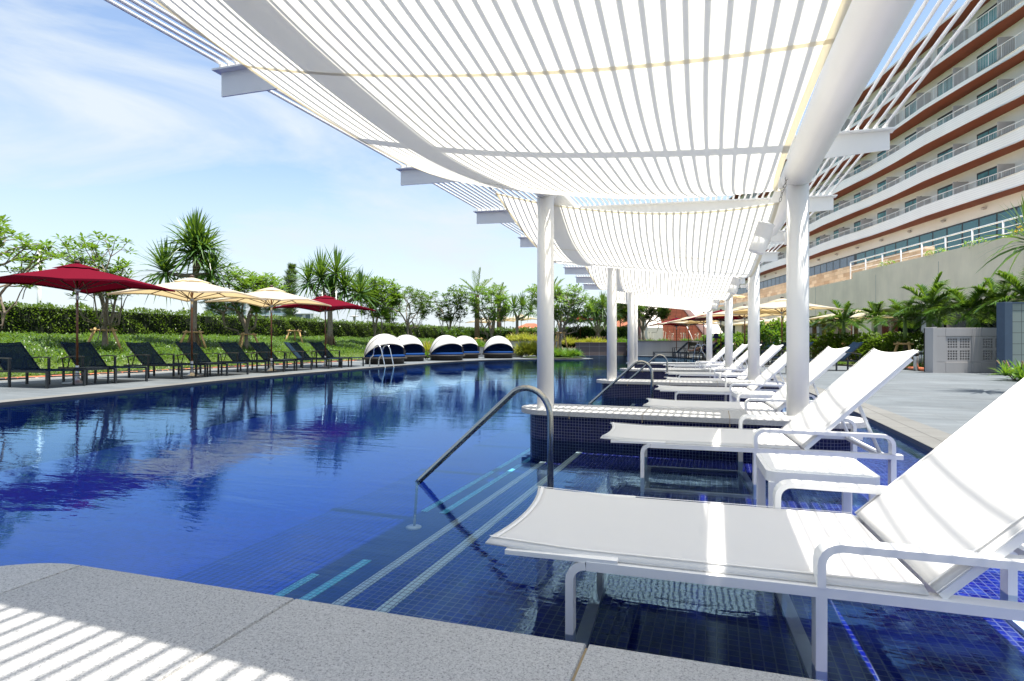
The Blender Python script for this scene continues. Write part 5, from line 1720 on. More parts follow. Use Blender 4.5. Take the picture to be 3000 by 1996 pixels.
# ------------------------------------------------------------------ terracotta staircase with white parapets
st = thing("staircase", "terracotta staircase between sloping white parapets, beyond the pool", "staircase", PD(2000, 56, 0.7))
inv = Matrix.Translation(-st.location)
sm = MB()
ns = 26
def cam_m(px, d): 
    return Matrix.Translation(PD(px, d, 0)) @ Matrix.Rotation(YAW, 4, 'Z')
mm = cam_m(2000, 56)
for i in range(ns):
    z = 0.75 + (i + 1) * 0.165
    w0 = -2.0 + 0.054 * i; w1 = 2.7 - 0.016 * i
    sm.box(w0, w1, i * 0.34, i * 0.34 + 0.36 + (3 if i == ns - 1 else 0), 0.5, z, mm)
sm.build("steps", brickmat("terracotta_steps", (0.30, 0.115, 0.065), (0.36, 0.145, 0.085), (0.14, 0.055, 0.03), 0.6, 0.165, 0.022, "XZ", 0.85, noise=0.2), st, inv)
pr = MB()
def wedge(mb, x0, x1, y0, y1, zA, zB, m, zb=0.5, x0b=None, x1b=None):
    x0b = x0 if x0b is None else x0b; x1b = x1 if x1b is None else x1b
    vs = [(x0, y0, zb), (x1, y0, zb), (x1b, y1, zb), (x0b, y1, zb), (x0, y0, zA), (x1, y0, zA), (x1b, y1, zB), (x0b, y1, zB)]
    mb.add([m @ Vector(p) for p in vs], [(0, 3, 2, 1), (4, 5, 6, 7), (0, 1, 5, 4), (1, 2, 6, 5), (2, 3, 7, 6), (3, 0, 4, 7)])
a = MB(); wedge(a, -3.5, -2.02, -0.3, 9.2, 2.3, 6.6, mm, x0b=-2.6, x1b=-0.64); a.build("parapet", M["pink_white"], st, inv)
a = MB(); wedge(a, 2.72, 3.9, -0.3, 9.2, 1.7, 6.0, mm, x0b=2.32, x1b=5.0); a.build("parapet", M["pink_white"], st, inv)
a = MB(); wedge(a, -9.5, -3.95, 4.0, 9.0, 1.6, 1.8, mm, x0b=-8.0, x1b=-2.4)
vs = [(-8.6, 5, 0.5), (-3.4, 5, 0.5), (-2.4, 9.4, 0.5), (-8.6, 9.4, 0.5), (-8.6, 5, 0.9), (-3.9, 5, 3.0), (-2.8, 9.4, 5.2), (-7.6, 9.4, 1.4)]
a = MB().add([mm @ Vector(p) for p in vs], [(0, 3, 2, 1), (4, 5, 6, 7), (0, 1, 5, 4), (1, 2, 6, 5), (2, 3, 7, 6), (3, 0, 4, 7)])
a.build("side_roof", M["terracotta"], st, inv)
MB().tube([mm @ Vector((1.15, 0.2, 0.9)), mm @ Vector((0.75, 2.0, 3.1))], 0.04, 6).build("handrail", M["white_metal"], st, inv)
rg = rng(3)

# ------------------------------------------------------------------ the hotel
B = math.atan(0.078)
HM = Matrix.Rotation(YAW, 4, 'Z')           # camera-aligned ground frame: x right, y ahead
def HP(l, o, z):
    """l metres ahead along the hotel front, o metres in front of (towards the pool, +) the balcony line"""
    r = 33.25 + 0.078 * l - o * math.cos(B)
    d = l + o * math.sin(B)
    return HM @ Vector((r, d, z))
def hbox(mb, l0, l1, o0, o1, z0, z1, mi=0):
    vs = [HP(l, o, z) for z in (z0, z1) for (l, o) in ((l0, o0), (l1, o0), (l1, o1), (l0, o1))]
    return mb.add(vs, [(0, 3, 2, 1), (4, 5, 6, 7), (0, 1, 5, 4), (1, 2, 6, 5), (2, 3, 7, 6), (3, 0, 4, 7)], mi=mi)
hotel = thing("hotel", "long white hotel with curving balconies and red brown soffits", "hotel", HP(60, -8, 0))
hinv = Matrix.Translation(-Vector(hotel.location))
L0, L1 = 27.0, 122.0
NB = 1.35
mb = MB(); hbox(mb, L0, L1, -NB - 14, -NB, 4.0, 28.1); mb.build("wall", M["hotel_wall"], hotel, hinv)
# balcony fronts waver in and out a little along their length
kn = list(np.arange(L0, L1 + 0.1, 4.83))
wav = [0.22 * math.sin(i * 1.57 + 0.4) for i in range(len(kn))]
def band(mb, o0, o1, z0, z1, shift, wob=True, mi=0):
    n_ = len(kn)
    wv = [w_ if wob else 0 for w_ in shift]
    vs = [HP(l, o1 + w_, z0) for l, w_ in zip(kn, wv)] + [HP(l, o1 + w_, z1) for l, w_ in zip(kn, wv)] + [HP(l, o0, z0) for l in kn] + [HP(l, o0, z1) for l in kn]
    fs = []
    for i in range(n_ - 1):
        fs += [(i + 1, i, n_ + i, n_ + i + 1), (n_ + i, 3 * n_ + i, 3 * n_ + i + 1, n_ + i + 1), (i, i + 1, 2 * n_ + i + 1, 2 * n_ + i)]
    mb.add(vs, fs, mi=mi)
for k in range(6):
    z = 12.1 + 3.2 * k
    hgt = 1.05 if k < 3 else (0.42 if k < 5 else 0.12)
    mb = MB(); band(mb, -NB + 0.002, 0.0, z, z + 0.05, wav); mb.build("soffit", M["soffit"], hotel, hinv)
    mb = MB(); band(mb, -NB + 0.002, -0.02, z + 0.051, z + 0.30, wav); mb.build("balcony_floor", M["hotel_wall"], hotel, hinv)
    if k == 5:
        mb = MB(); band(mb, -0.2, 0.04, z + 0.052, z + 0.22, wav); mb.build("roof_edge", M["rail_white"], hotel, hinv)
        continue
    mb = MB(); band(mb, -0.10, 0.015, z + 0.052, z + hgt, wav); mb.build("balcony_front", M["siding"], hotel, hinv)
    rl_ = MB(); zt_ = z + (1.55 if k < 3 else 1.50); zb_ = z + hgt
    for i in range(len(kn) - 1):
        l0, l1 = kn[i], kn[i + 1]
        rl_.tube([HP(l0, wav[i] - 0.04, zt_), HP(l1, wav[i + 1] - 0.04, zt_)], 0.035, 5, cap=False, smooth=False)
        nb_ = 32 if l0 < 60 else (24 if l0 < 85 else 12)
        for j in range(nb_):
            f = j / nb_
            w_ = 0.03 if j % (nb_ // 4) == 0 else 0.010
            pa = HP(l0 + (l1 - l0) * f, wav[i] + (wav[i + 1] - wav[i]) * f - 0.04, zb_)
            rl_.tube([pa, pa + Vector((0, 0, zt_ - zb_))], w_, 4, cap=False, smooth=False)
    rl_.build("balcony_railing", M["rail_white"], hotel, hinv)
    for j in range(20):
        lw = 28.0 + 4.83 * j
        zf = z + 0.30
        # tall sliding window beside each partition
        wb = MB()
        hbox(wb, lw + 1.85, lw + 4.40, -NB - 0.01, -NB + 0.03, zf, zf + 2.32)
        wn_ = wb.build("window", M["win_frame"], hotel, hinv)
        g1 = MB(); hbox(g1, lw + 1.98, lw + 3.08, -NB + 0.031, -NB + 0.036, zf + 0.06, zf + 2.15); hbox(g1, lw + 3.17, lw + 4.27, -NB + 0.031, -NB + 0.036, zf + 0.06, zf + 2.15)
        g1.build("pane", M["curtain_glass"] if "curtain_glass" in M else M.setdefault("curtain_glass", mat("curtain_glass", (0.015, 0.10, 0.11), 0.08, col2=(0.16, 0.42, 0.42), nscale=0.6, spec=0.25)), wn_, hinv)
        pm = MB(); hbox(pm, lw + 0.55, lw + 0.60, -NB + 0.002, -0.12, zf, zf + 1.95)
        pm.build("partition", M["partition"], hotel, hinv)
# glazed band below the balconies
gb = MB()
hbox(gb, L0, L1, -NB - 0.005, -NB + 0.05, 7.2, 11.05); gbo = gb.build("glass_band", M["win_frame"], hotel, hinv)
M["teal_glass"] = mat("teal_glass", (0.01, 0.09, 0.11), 0.05, col2=(0.02, 0.16, 0.19), nscale=0.15, spec=0.9)
M["blue_glass"] = mat("blue_glass", (0.05, 0.08, 0.14), 0.05, col2=(0.10, 0.14, 0.20), nscale=0.3, spec=0.9)
for (l0, l1, mt, w_) in ((28, 39, "blue_glass", 1.55), (39, 66, "teal_glass", 1.9), (66, 120, "blue_glass", 1.7)):
    l = l0
    while l < l1 - 0.5:
        pm = MB(); hbox(pm, l + 0.1, l + w_ - 0.08, -NB + 0.052, -NB + 0.058, 7.3, 10.92)
        pm.build("pane", M[mt], gbo, hinv)
        l += w_
for j in range(14):
    l = 36.3 + 4.83 * j
    q = HP(l, -NB + 0.16, 11.65)
    MB().lathe([(0.05, -0.12), (0.16, -0.08), (0.18, 0.05), (0.10, 0.10)], 10, Matrix.Translation(q) @ Matrix.Rotation(YAW + rad(70), 4, 'Z')).build("wall_light", M["partition"], hotel, hinv)

# ------------------------------------------------------------------ podium: travertine wall, pale retaining wall, restaurant front
def LP(off_, d, z): return HM @ Vector((off_ + 0.078 * d, d, z))
def lbox(mb, o0, o1, d0, d1, z0, z1, mi=0):
    vs = [LP(o, d, z) for z in (z0, z1) for (o, d) in ((o0, d0), (o1, d0), (o1, d1), (o0, d1))]
    return mb.add(vs, [(0, 3, 2, 1), (4, 5, 6, 7), (0, 1, 5, 4), (1, 2, 6, 5), (2, 3, 7, 6), (3, 0, 4, 7)], mi=mi)
t = thing("stone_wall", "warm travertine block wall under the hotel's window band", "wall", LP(24, 60, 0)); inv = Matrix.Translation(-Vector(t.location))
mb = MB(); lbox(mb, 24, 24.6, 37, 118, 4.0, 7.1); mb.build("wall_body", M["travertine"], t, inv)
rest = thing("restaurant", "pale textured podium with dark glazed restaurant front behind the palms", "building", LP(20.5, 40, 0)); inv = Matrix.Translation(-Vector(rest.location))
mb = MB(); lbox(mb, 20.5, 21.0, 18, 39.4, 2.95, 5.66); mb.build("upper_wall", M["concrete"], rest, inv)
mb = MB(); lbox(mb, 20.5, 21.0, 39.4, 100, 2.95, 5.26); mb.build("upper_wall", M["concrete"], rest, inv)
mb = MB(); lbox(mb, 21.0, 36, 18, 100, 4.9, 5.0); mb.build("terrace_slab", M["concrete"], rest, inv)
mb = MB(); lbox(mb, 21.0, 24, 18, 100, 2.95, 3.1); mb.build("ceiling", M["concrete"], rest, inv)
for dj in (24.5, 30.5, 36.5, 45, 55):
    mb = MB(); lbox(mb, 20.493, 20.4999, dj, dj + 0.03, 2.96, 5.2); mb.build("wall_joint", M["grey_wall"], rest, inv)
mb = MB(); lbox(mb, 23.0, 23.2, 18, 100, 0, 2.95); mb.build("glass_front", M["glass_dark"], rest, inv)
d = 19.0; j = 0
while d < 100:
    w_ = (0.9, 1.7, 0.9, 2.4)[j % 4]
    mb = MB(); lbox(mb, 21.1, 21.8, d, d + w_, 0, 2.949); mb.build("pier", M["concrete"] if j % 2 else M["grey_wall"], rest, inv)
    for q in np.arange(d + w_ + 0.8, d + w_ + 4.5, 1.25):
        mb = MB(); lbox(mb, 22.9, 22.98, q, q + 0.09, 0, 2.949); mb.build("mullion", M["win_frame"], rest, inv)
    d += w_ + 5.2; j += 1
mb = MB(); lbox(mb, 22.88, 22.98, 19, 100, 2.2, 2.3); mb.build("transom", M["win_frame"], rest, inv)
tr_ = thing("terrace_railing", "white tube railing along the top of the pale podium wall", "railing", LP(21.2, 30, 5.4)); inv = Matrix.Translation(-Vector(tr_.location))
for d in np.arange(19, 41.5, 2.0):
    MB().tube([LP(21.2, d, 5.0), LP(21.2, d, 6.62)], 0.04, 8).build("post", M["rail_white"], tr_, inv)
for (z, r_) in ((6.62, 0.04), (6.3, 0.018), (6.0, 0.018)):
    MB().tube([LP(21.2, 19, z), LP(21.2, 41, z)], r_, 8).build("rail", M["rail_white"], tr_, inv)
rg = rng(77)
for i, (dd, lb_, fl_) in enumerate([(23.4, "trailing plant on the podium edge near the right side", 0), (25.6, "yellow flowering plant on the podium edge", 1), (28.5, "green trailing plant on the podium edge by the teal glass", 0), (31.5, "thin trailing plant midway along the podium edge", 0), (36.0, "bushy plant at the left end of the terrace railing", 0)]):
    o = shrub(lb_, LP(21.0, dd, 5.55), 0.5, 0.42, 260, 0.12, 300 + i, "leaf_bright", group="plants along the podium edge", ry=1.1)
    if fl_:
        fm_ = MB()
        for k in range(16):
            c = Vector((rg.uniform(-0.3, 0.3), rg.uniform(-0.4, 0.4), rg.uniform(0.3, 0.5)))
            fm_.lathe([(0.02, -0.02), (0.07, 0.0), (0.05, 0.04)], 6, Matrix.Translation(c))
        q = fm_.build("flowers", mat("flower_yellow", (0.8, 0.5, 0.01), 0.6), o); q["kind"] = "stuff"

# ------------------------------------------------------------------ right hand planting: palms, bushes, block wall
bed = [PD(px, d) for px, d in ((2380, 21.6), (2460, 20.2), (2560, 18.8), (2660, 17.2), (2735, 15.9), (2760, 16.5), (3300, 16.5), (3600, 26), (2300, 32), (2260, 27))]
flat("planting_bed", [[(q.x, q.y) for q in bed]], DZ + 0.03, M["soil"])
kb = MB()
for i in range(4):
    a, c = bed[i], bed[i + 1]
    kb.tube([Vector((a.x, a.y, DZ + 0.02)), Vector((c.x, c.y, DZ + 0.02))], 0.05, 6)
struct(kb.build("kerb", M["wicker"]))
kb = MB(); a, c = bed[3] + Vector((0.02, 0.15, 0)), bed[4] + Vector((0, 0.15, 0))
kb.tube([Vector((a.x, a.y, DZ + 0.03)), Vector((c.x, c.y, DZ + 0.03))], 0.09, 6); struct(kb.build("kerb", M["kerb_brick"]))
q = PD(2520, 19.8)
for i, (px, d) in enumerate([(2420, 21.3), (2500, 20.3), (2580, 19.2), (2650, 18.2), (2705, 17.2)]):
    o = shrub(["low grassy tuft by the first bollard", "grassy tuft in front of the first palm", "grassy tuft between the palms", "grassy tuft at the white lounger's head", "grassy tuft by the black sign"][i], PD(px, d, DZ + 0.02), 0.9, 0.3, 900, 0.018, 400 + i, "grass_blade", strap=True, group="low tufts along the right bed", ry=0.6)
hl = ["glossy leaved bush left of the first palm", "glossy leaved bush right of the first palm", "glossy leaved bush behind the white lounger's head", "glossy leaved bush beside the black sign"]
for i, (px, d) in enumerate([(2425, 22.8), (2520, 22.0), (2600, 21.0), (2680, 19.8)]):
    shrub(hl[i], PD(px, d, DZ), 1.0, 1.12, 2600, 0.17, 410 + i, "leaf_hedge", group="glossy bushes in the right bed", ry=0.7)
shrub("tall green bush between the first and second right posts", PD(2270, 26.5, DZ), 1.35, 1.75, 4200, 0.18, 420, "leaf_bright", group="glossy bushes in the right bed", ry=1.0)
shrub("lower green bush left of the second right post", PD(2165, 31, DZ), 1.6, 1.25, 3200, 0.2, 421, "leaf_bright", group="glossy bushes in the right bed", ry=1.0)
GPm = "feathery palms in the right bed"
pl = [(2472, 22.5, 945, 1.35, 14, "leftmost feathery palm of the right bed, ringed trunk"), (2566, 23.0, 932, 1.05, 12, "slim palm second from the left in the right bed"),
      (2652, 19.5, 935, 1.25, 13, "third palm of the right bed, behind the lounger's head"), (2722, 18.0, 900, 1.5, 15, "tallest arching palm, just left of the block wall's end"),
      (2752, 19.0, 920, 1.3, 12, "thin palm crowded behind the tallest arching one"), (2838, 17.0, 915, 1.55, 15, "broad palm rising behind the patterned block wall"),
      (2930, 16.5, 905, 1.5, 15, "dark palm above the slate blue column"), (3010, 15.5, 880, 1.6, 14, "palm at the right edge over the panelled wall")]
for i, (px, d, ty, L, nf, lb_) in enumerate(pl):
    z = 0.89 + (1002 - ty) * d / 1667
    palm("palm_tree", lb_, PD(px, d, DZ), z - DZ, L * 0.92, nf + 1, 500 + i, ll=0.46, lw=0.036, r=0.085 if i in (0, 3) else 0.07, shaft=0.7, group=GPm, nl=58, droop=0.55, elmin=0.12, elmax=1.35)
for i, (px, d, ty, lb_) in enumerate([(2386, 27, 958, "small yellow green palm nearest the right post"), (2414, 27, 950, "small yellow green palm left of the ringed trunk"), (2462, 28, 955, "small yellow green palm behind the ringed trunk"), (2508, 28, 950, "small yellow green palm right of the ringed trunk"), (2290, 29, 958, "small yellow green palm behind the tall green bush")]):
    z = 0.89 + (1002 - ty) * d / 1667
    palm("young_palm", lb_, PD(px, d, DZ), z - DZ, 0.8, 11, 520 + i, "leaf_palm_dry", ll=0.32, lw=0.035, r=0.10, shaft=0.0, group="small palms by the restaurant", nl=26, droop=0.45, elmin=0.1, trunkm="bark_brown")
stakes("timber support at the ringed palm trunk", PD(2472, 22.2, DZ), 0.85, 0.5, 0.4)
stakes("timber support at the third palm of the right bed", PD(2652, 19.1, DZ), 0.85, 0.45, 0.8)
# screw pine leaves hanging in from the right edge
p = PD(3015, 9.5, DZ); z = 0.89 + (1002 - 715) * 9.5 / 1667
pandanus("screw pine hanging long strap leaves in from the right edge", p, [(0.1, 0, 0), (0.08, 0, 1.2), (0.02, 0, z - 0.2)], [(0, 0, z, 1.0)], 45, L=0.85, Wd=0.05, r=0.09, roots=0, n=60)
shrub("bright strap leaved plant beside the nearest lounger's back", PD(2985, 12.5, DZ), 0.62, 0.62, 520, 0.05, 430, "leaf_bright", strap=True)
# bollards
bl0 = None
for i, (px, d, lb_) in enumerate([(2444, 19.9, "short grey bollard light by the first palm's support"), (2684, 16.6, "short grey bollard light just left of the black sign"), (2698, 18.6, "grey bollard light behind the other one by the sign")]):
    if bl0 is None:
        bl0 = thing("bollard_light", lb_, "bollard light", PD(px, d, DZ), 0, "bollard lights in the right bed")
        MB().lathe([(0.065, 0), (0.065, 0.42), (0.06, 0.43)], 14).build("post", M["silver"], bl0)
        MB().lathe([(0.055, 0.43), (0.055, 0.50)], 14).build("lens", M["glass_dark"], bl0)
        MB().lathe([(0.07, 0.50), (0.07, 0.54), (0.05, 0.55)], 14).build("cap", M["silver"], bl0)
    else: dup(bl0, PD(px, d, DZ), label=lb_)
M["hole_shade"] = mat("hole_shade", (0.05, 0.055, 0.05), 0.9)
# patterned block wall, built in a camera-parallel frame
bwm = Matrix.Translation(PD(2744, 15.6, 0)) @ Matrix.Rotation(YAW + rad(-1.5), 4, 'Z')
t = thing("block_wall", "pale panelled wall pierced with small square holes", "wall", PD(2744, 15.6, DZ)); inv = Matrix.Translation(-Vector(t.location))
k = 15.6 / 1667
x0 = 0.0
MB().bevbox(-0.11, 0.0, -0.02, 0.30, 0, 1.29, 0.005, bwm).build("end_pier", M["block_wall"], t, inv)
zt_, z1, z2, zb_ = 1.275, 1.04, 0.34, 0.02
cols = [(0.003, 0.247, 0), (0.253, 0.953, 1), (0.959, 1.197, 0), (1.203, 1.903, 1), (1.909, 2.15, 0)]
for (xa, xb, pierced) in cols:
    MB().bevbox(xa, xb, 0.0, 0.20, z1 + 0.006, zt_, 0.004, bwm).build("panel", M["block_wall"], t, inv)
    MB().bevbox(xa, xb, 0.0, 0.20, DZ, z2 - 0.006, 0.004, bwm).build("panel", M["block_wall"], t, inv)
    if not pierced:
        MB().bevbox(xa, xb, 0.0, 0.20, z2, z1, 0.004, bwm).build("panel", M["block_wall"], t, inv)
    else:
        # frame and two by two pierced blocks, each with four by four holes
        gb_ = MB()
        hs, gp = 0.045, 0.0245
        xs_, zs_ = [], []
        xm, zm_ = (xa + xb) / 2, (z1 + z2) / 2
        for c0 in (xm - 0.165, xm + 0.165): xs_ += [c0 + (j - 1.5) * (hs + gp) for j in range(4)]
        for c0 in (zm_ - 0.163, zm_ + 0.163): zs_ += [c0 + (j - 1.5) * (hs + gp) for j in range(4)]
        ex = [xa] + [e for x in xs_ for e in (x - hs / 2, x + hs / 2)] + [xb]
        ez = [z2] + [e for z in zs_ for e in (z - hs / 2, z + hs / 2)] + [z1]
        for i in range(0, len(ex) - 1, 2): gb_.box(ex[i], ex[i + 1], 0.012, 0.10, z2, z1, bwm)
        for i in range(1, len(ex) - 1, 2):
            for j in range(0, len(ez) - 1, 2): gb_.box(ex[i], ex[i + 1], 0.012, 0.10, ez[j], ez[j + 1], bwm)
        gb_.build("pierced_block", M["block_wall"], t, inv)
        MB().box(xa, xb, 0.102, 0.13, z2, z1, bwm).build("hole_shade_sheet", M["hole_shade"], t, inv)  # dark sheet added behind the holes, stands in for shade inside them
# slate column and panelled wall
cm_ = Matrix.Translation(PD(2944, 14.4, 0)) @ Matrix.Rotation(YAW, 4, 'Z')
t = thing("utility_screen", "grey green panelled wall with a slate blue end column", "wall", PD(2944, 14.4, DZ)); inv = Matrix.Translation(-Vector(t.location))
MB().bevbox(0, 0.2, 0, 0.25, 0, 1.90, 0.004, cm_).build("column", M["slate_blue"], t, inv)
MB().box(0.2, 3.4, 0.05, 0.25, 0, 1.86, cm_).build("panelled_wall", M["grey_green_panel"], t, inv)
MB().box(0.2, 3.4, 0.03, 0.27, 1.861, 1.90, cm_).build("wall_cap", M["slate_blue"], t, inv)


# ------------------------------------------------------------------ signs
def text(name, body, size, m4, parent, mtl, align='LEFT'):
    cu = bpy.data.curves.new(name, 'FONT')
    cu.body = body; cu.size = size; cu.extrude = 0.002; cu.align_x = align
    tmp = bpy.data.objects.new(name + "_c", cu)
    COL.objects.link(tmp)
    dg = bpy.context.evaluated_depsgraph_get()
    me = bpy.data.meshes.new_from_object(tmp.evaluated_get(dg))
    bpy.data.objects.remove(tmp)
    me.materials.clear(); me.materials.append(mtl)
    me.transform(m4)
    o = bpy.data.objects.new(name, me); COL.objects.link(o); o.parent = parent
    return o


def arrow(parent, x, z, s, m4):
    mb = MB()
    mb.box(x - 0.07 * s, x + 0.07 * s, -0.004, 0.0, z, z + 0.75 * s, m4)
    mb.prism([], 0, 0) if False else None
    vs = [Vector(p) for p in ((x - 0.42 * s, -0.004, z + 0.55 * s), (x, -0.004, z + 1.0 * s), (x + 0.42 * s, -0.004, z + 0.55 * s), (x + 0.30 * s, -0.004, z + 0.45 * s), (x, -0.004, z + 0.78 * s), (x - 0.30 * s, -0.004, z + 0.45 * s))]
    mb.add([m4 @ p for p in vs], [(0, 5, 4, 1), (1, 4, 3, 2)])
    return mb.build("arrow", M["white_letter"], parent)


def sign(label, px0, px1, d, y0, y1, lines, ax, asz):
    k = d / 1667
    p = PD(px0, d, 0.89 + (1002 - y1) * k); p.z = max(DZ, p.z)
    t = thing("sign_board", label, "sign", p, YAW)
    w_ = (px1 - px0) * k; h_ = (y1 - y0) * k
    MB().bevbox(0, w_, 0, 0.06, 0, h_, 0.004).build("panel", M["black_sign"], t)
    R_ = Matrix.Translation((0, -0.003, 0)) @ Matrix.Rotation(rad(90), 4, 'X')
    for (s, x, z, sz) in lines:
        text("lettering", s, sz, Matrix.Translation((x, -0.003, z)) @ Matrix.Rotation(rad(90), 4, 'X'), t, M["white_letter"])
    arrow(t, ax[0], ax[1], asz, Matrix.Translation((0, -0.002, 0)))
    return t


k = 15.9 / 1667
sign("tall black sign reading Hotel Entrance beside the block wall", 2711, 2745, 15.9, 962, 1090,
     [("Hotel", 0.015, 1.22 - 0.245, 0.078), ("Entrance", 0.015, 1.22 - 0.305, 0.078), ("ホテル入口", 0.017, 1.22 - 0.362, 0.052)], (0.035, 1.22 - 0.165), 0.065)
sign("small black sign reading Garden Pool behind the far loungers", 2017, 2047.5, 33.4, 1002, 1022,
     [("Garden Pool", 0.09, 0.115, 0.085), ("ガーデンプール", 0.05, 0.035, 0.07)], (0.52, 0.27), 0.09)

# ------------------------------------------------------------------ person in a bucket hat on a far lounger
def skinned(name, pts, edges, radii, mtl, parent):
    me = bpy.data.meshes.new(name); me.from_pydata(pts, edges, []); me.update()
    o = bpy.data.objects.new(name, me); COL.objects.link(o)
    sk = o.modifiers.new("skin", 'SKIN'); sk.use_smooth_shade = True
    for i, r_ in enumerate(radii):
        v = me.skin_vertices[0].data[i]; v.radius = (r_, r_)
    me.skin_vertices[0].data[0].use_root = True
    sb = o.modifiers.new("sub", 'SUBSURF'); sb.levels = 1; sb.render_levels = 2
    dg = bpy.context.evaluated_depsgraph_get()
    m2 = bpy.data.meshes.new_from_object(o.evaluated_get(dg))
    bpy.data.objects.remove(o)
    m2.materials.clear(); m2.materials.append(mtl)
    o2 = bpy.data.objects.new(name, m2); COL.objects.link(o2); o2.parent = parent
    return o2


pp = seat_of.location.copy(); prz = seat_of.rotation_euler.z
per_ = thing("person", "person in a wide navy hat and pale shirt reclining on a far lounger", "person", pp + Vector((0, 0, 0.34)), prz)
# x runs from feet to head, z up from the seat; the back lies against the raised backrest
J = [(1.02, 0, 0.10), (1.18, 0, 0.28), (1.36, 0, 0.48), (1.42, 0, 0.58), (1.43, 0, 0.66),      # pelvis, waist, chest, neck, head base
     (1.00, -0.09, 0.09), (0.58, -0.10, 0.20), (0.20, -0.10, 0.05), (0.12, -0.10, 0.12),       # right leg to toes
     (1.00, 0.09, 0.09), (0.56, 0.11, 0.10), (0.14, 0.11, 0.05), (0.07, 0.11, 0.12),
     (1.35, -0.18, 0.46), (1.22, -0.24, 0.24), (1.00, -0.20, 0.20), (1.35, 0.18, 0.46), (1.22, 0.24, 0.24), (1.00, 0.18, 0.20),
     (1.415, 0, 0.75)]
E_ = [(0, 1), (1, 2), (2, 3), (3, 4), (4, 19), (0, 5), (5, 6), (6, 7), (7, 8), (0, 9), (9, 10), (10, 11), (11, 12), (2, 13), (13, 14), (14, 15), (2, 16), (16, 17), (17, 18)]
Rr = [0.13, 0.12, 0.13, 0.05, 0.085, 0.085, 0.06, 0.045, 0.035, 0.085, 0.06, 0.045, 0.035, 0.05, 0.038, 0.03, 0.05, 0.038, 0.03, 0.095]
body = skinned("body", J, E_, Rr, M["skin"], per_)
skinned("shirt", [(1.03, 0, 0.13), (1.18, 0, 0.285), (1.355, 0, 0.47), (1.35, -0.19, 0.45), (1.25, -0.235, 0.30), (1.35, 0.19, 0.45), (1.25, 0.235, 0.30)], [(0, 1), (1, 2), (2, 3), (3, 4), (2, 5), (5, 6)],
        [0.15, 0.14, 0.145, 0.065, 0.058, 0.065, 0.058], M["shirt"], per_)
skinned("shorts", [(1.02, 0, 0.10), (0.99, -0.09, 0.095), (0.74, -0.10, 0.16), (0.99, 0.09, 0.095), (0.73, 0.11, 0.11)], [(0, 1), (1, 2), (0, 3), (3, 4)], [0.145, 0.10, 0.085, 0.10, 0.085], M["navy_hat"], per_)
face = MB()
for s in (-1, 1): face.lathe([(0.004, -0.008), (0.011, 0), (0.004, 0.008)], 8, Matrix.Translation((1.325, s * 0.032, 0.73)))
face.lathe([(0.006, -0.015), (0.014, -0.01), (0.006, 0.02)], 8, Matrix.Translation((1.315, 0, 0.705)))
face.box(1.322, 1.332, -0.022, 0.022, 0.668, 0.676)
face.build("face_features", mat("face_dark", (0.12, 0.05, 0.04), 0.6), per_)
MB().lathe([(0.235, 0.70), (0.24, 0.705), (0.115, 0.80), (0.10, 0.90), (0.05, 0.93)], 22, Matrix.Translation((1.41, 0, 0.0))).build("hat", M["navy_hat"], per_)

# ------------------------------------------------------------------ far background on the left
def block(label, px0, px1, d, y0, floors, seed):
    k = d / 1667; h = 0.89 + (1002 - y0) * k; w_ = (px1 - px0) * k
    t = thing("apartment_block", label, "apartment block", PD(px0, d, 0), YAW + 0.1, "white apartment blocks beyond the hedge")
    MB().box(0, w_, 0.8, 14, 0, h).build("wall", M["apart"], t)
    fh = h / floors
    gm_, sm_ = MB(), MB()
    for f in range(floors):
        z = f * fh
        MB().box(-0.2, w_ + 0.2, -0.7, 0.8, z + fh - 0.35, z + fh).build("balcony_slab", M["apart"], t)
        MB().box(0, w_, -0.68, -0.64, z + 0.0, z + 0.9).build("balcony_glass", M["apart_glass"], t)
        n_ = max(2, int(w_ / 3.4))
        for j in range(n_):
            gm_.box(w_ * (j + 0.15) / n_, w_ * (j + 0.82) / n_, 0.76, 0.81, z + 0.1, z + fh - 0.5)
    o = gm_.build("window_strip", M["apart_win"], t); o["kind"] = "stuff"
    for j in range(int(w_ / 7) + 1): MB().box(min(w_ - 0.3, j * 7.0), min(w_, j * 7.0 + 0.3), -0.72, 0.8, 0, h).build("fin", M["apart"], t)
    return t


M["apart"] = mat("apartment_wall", (0.62, 0.64, 0.66), 0.8); M["apart_glass"] = mat("apartment_glass", (0.30, 0.42, 0.46), 0.2); M["apart_win"] = mat("apartment_window", (0.12, 0.18, 0.22), 0.2)
block("white apartment block left of the second cream parasol", 604, 715, 240, 886, 6, 1)
block("white apartment block behind the second cream parasol", 740, 850, 245, 902, 5, 2)
block("short white apartment block under the rear red parasol", 862, 915, 250, 918, 4, 3)
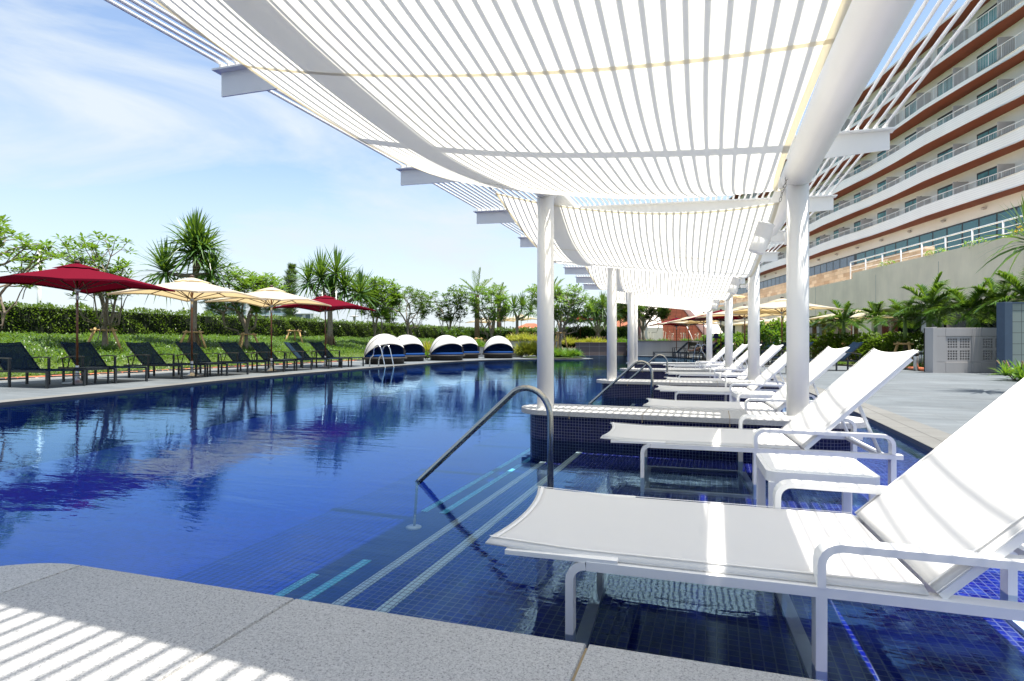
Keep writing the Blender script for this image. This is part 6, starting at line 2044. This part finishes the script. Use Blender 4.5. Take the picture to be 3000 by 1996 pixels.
# white floodlight mast
p = PD(115, 58, 0)
t = thing("light_mast", "tall white floodlight mast rising behind the hedge", "light mast", p, YAW)
zt_ = 0.89 + (1002 - 722) * 58 / 1667
MB().tube([(0, 0, 0), (0, 0, zt_)], [0.24, 0.15], 12).build("mast", M["white_metal"], t)
MB().tube([(-0.6, 0, zt_ - 2.2), (0.65, 0, zt_ - 2.35)], 0.06, 6).build("crossarm", M["white_metal"], t)
MB().tube([(0.6, 0, zt_ - 2.3), (0.15, 0, zt_ - 0.9)], 0.045, 6).build("brace", M["white_metal"], t)
MB().tube([(-0.55, 0, zt_ - 2.2), (-0.5, 0, zt_ - 1.6)], 0.045, 6).build("brace", M["white_metal"], t)
for s in (-1.3, -0.2): MB().bevbox(s - 0.35, s + 0.35, -0.3, 0.3, zt_ + 0.05, zt_ + 0.28, 0.05).build("lamp_head", M["partition"], t)
MB().tube([(-1.4, 0, zt_), (0.1, 0, zt_)], 0.05, 6).build("lamp_arm", M["white_metal"], t)
p = PD(1038, 52, 0); zt_ = 0.89 + (1002 - 925) * 52 / 1667
t = thing("street_lamp", "small round topped street lamp peeping over the hedge", "street lamp", p)
MB().tube([(0, 0, 0), (0, 0, zt_ - 0.3)], 0.055, 8).build("post", M["dark_metal"], t)
MB().lathe([(0.08, zt_ - 0.5), (0.12, zt_ - 0.3), (0.12, zt_ - 0.1)], 12).build("lantern", M["partition"], t)
MB().lathe([(0.42, zt_ - 0.10), (0.42, zt_ - 0.06), (0.1, zt_)], 16).build("lamp_shade", M["partition"], t)
# low hut with a red tiled roof
d = 60; k = d / 1667
p = PD(1492, d, 0)
t = thing("garden_hut", "low hut with an orange red tiled roof left of the nearest post", "hut", p, YAW)
w_ = 125 * k
MB().box(0.4, w_ - 0.4, 0.5, 5.5, 0, 1.9).build("wall", M["hotel_wall"], t)
zr0, zr1 = 0.89 + (1002 - 968) * k, 0.89 + (1002 - 945) * k
vs = [(0, 0, zr0), (w_, 0, zr0), (w_, 6, zr0), (0, 6, zr0), (w_ * 0.42, 3, zr1), (w_ * 0.62, 3, zr1)]
MB().add(vs, [(0, 1, 5, 4), (1, 2, 5), (2, 3, 4, 5), (3, 0, 4), (0, 3, 2, 1)]).build("roof", M["roof_tile"], t)
# building beyond the posts with small windows
p = PD(2062, 95, 0); k = 95 / 1667
t = thing("annex_building", "pale grey annex with two stacked windows beyond the last right post", "building", p, YAW)
w_ = 95 * k; h = 0.89 + (1002 - 872) * k
MB().box(0, w_, 0, 8, 0, h).build("wall", M["grey_wall"], t)
for (a0, a1) in ((0.35, 0.45), (0.62, 0.80)):
    for zz in (h - 1.4, h - 2.8):
        MB().box(w_ * a0, w_ * a1, -0.05, 0.0, zz, zz + 0.9).build("window", M["win_frame"], t)
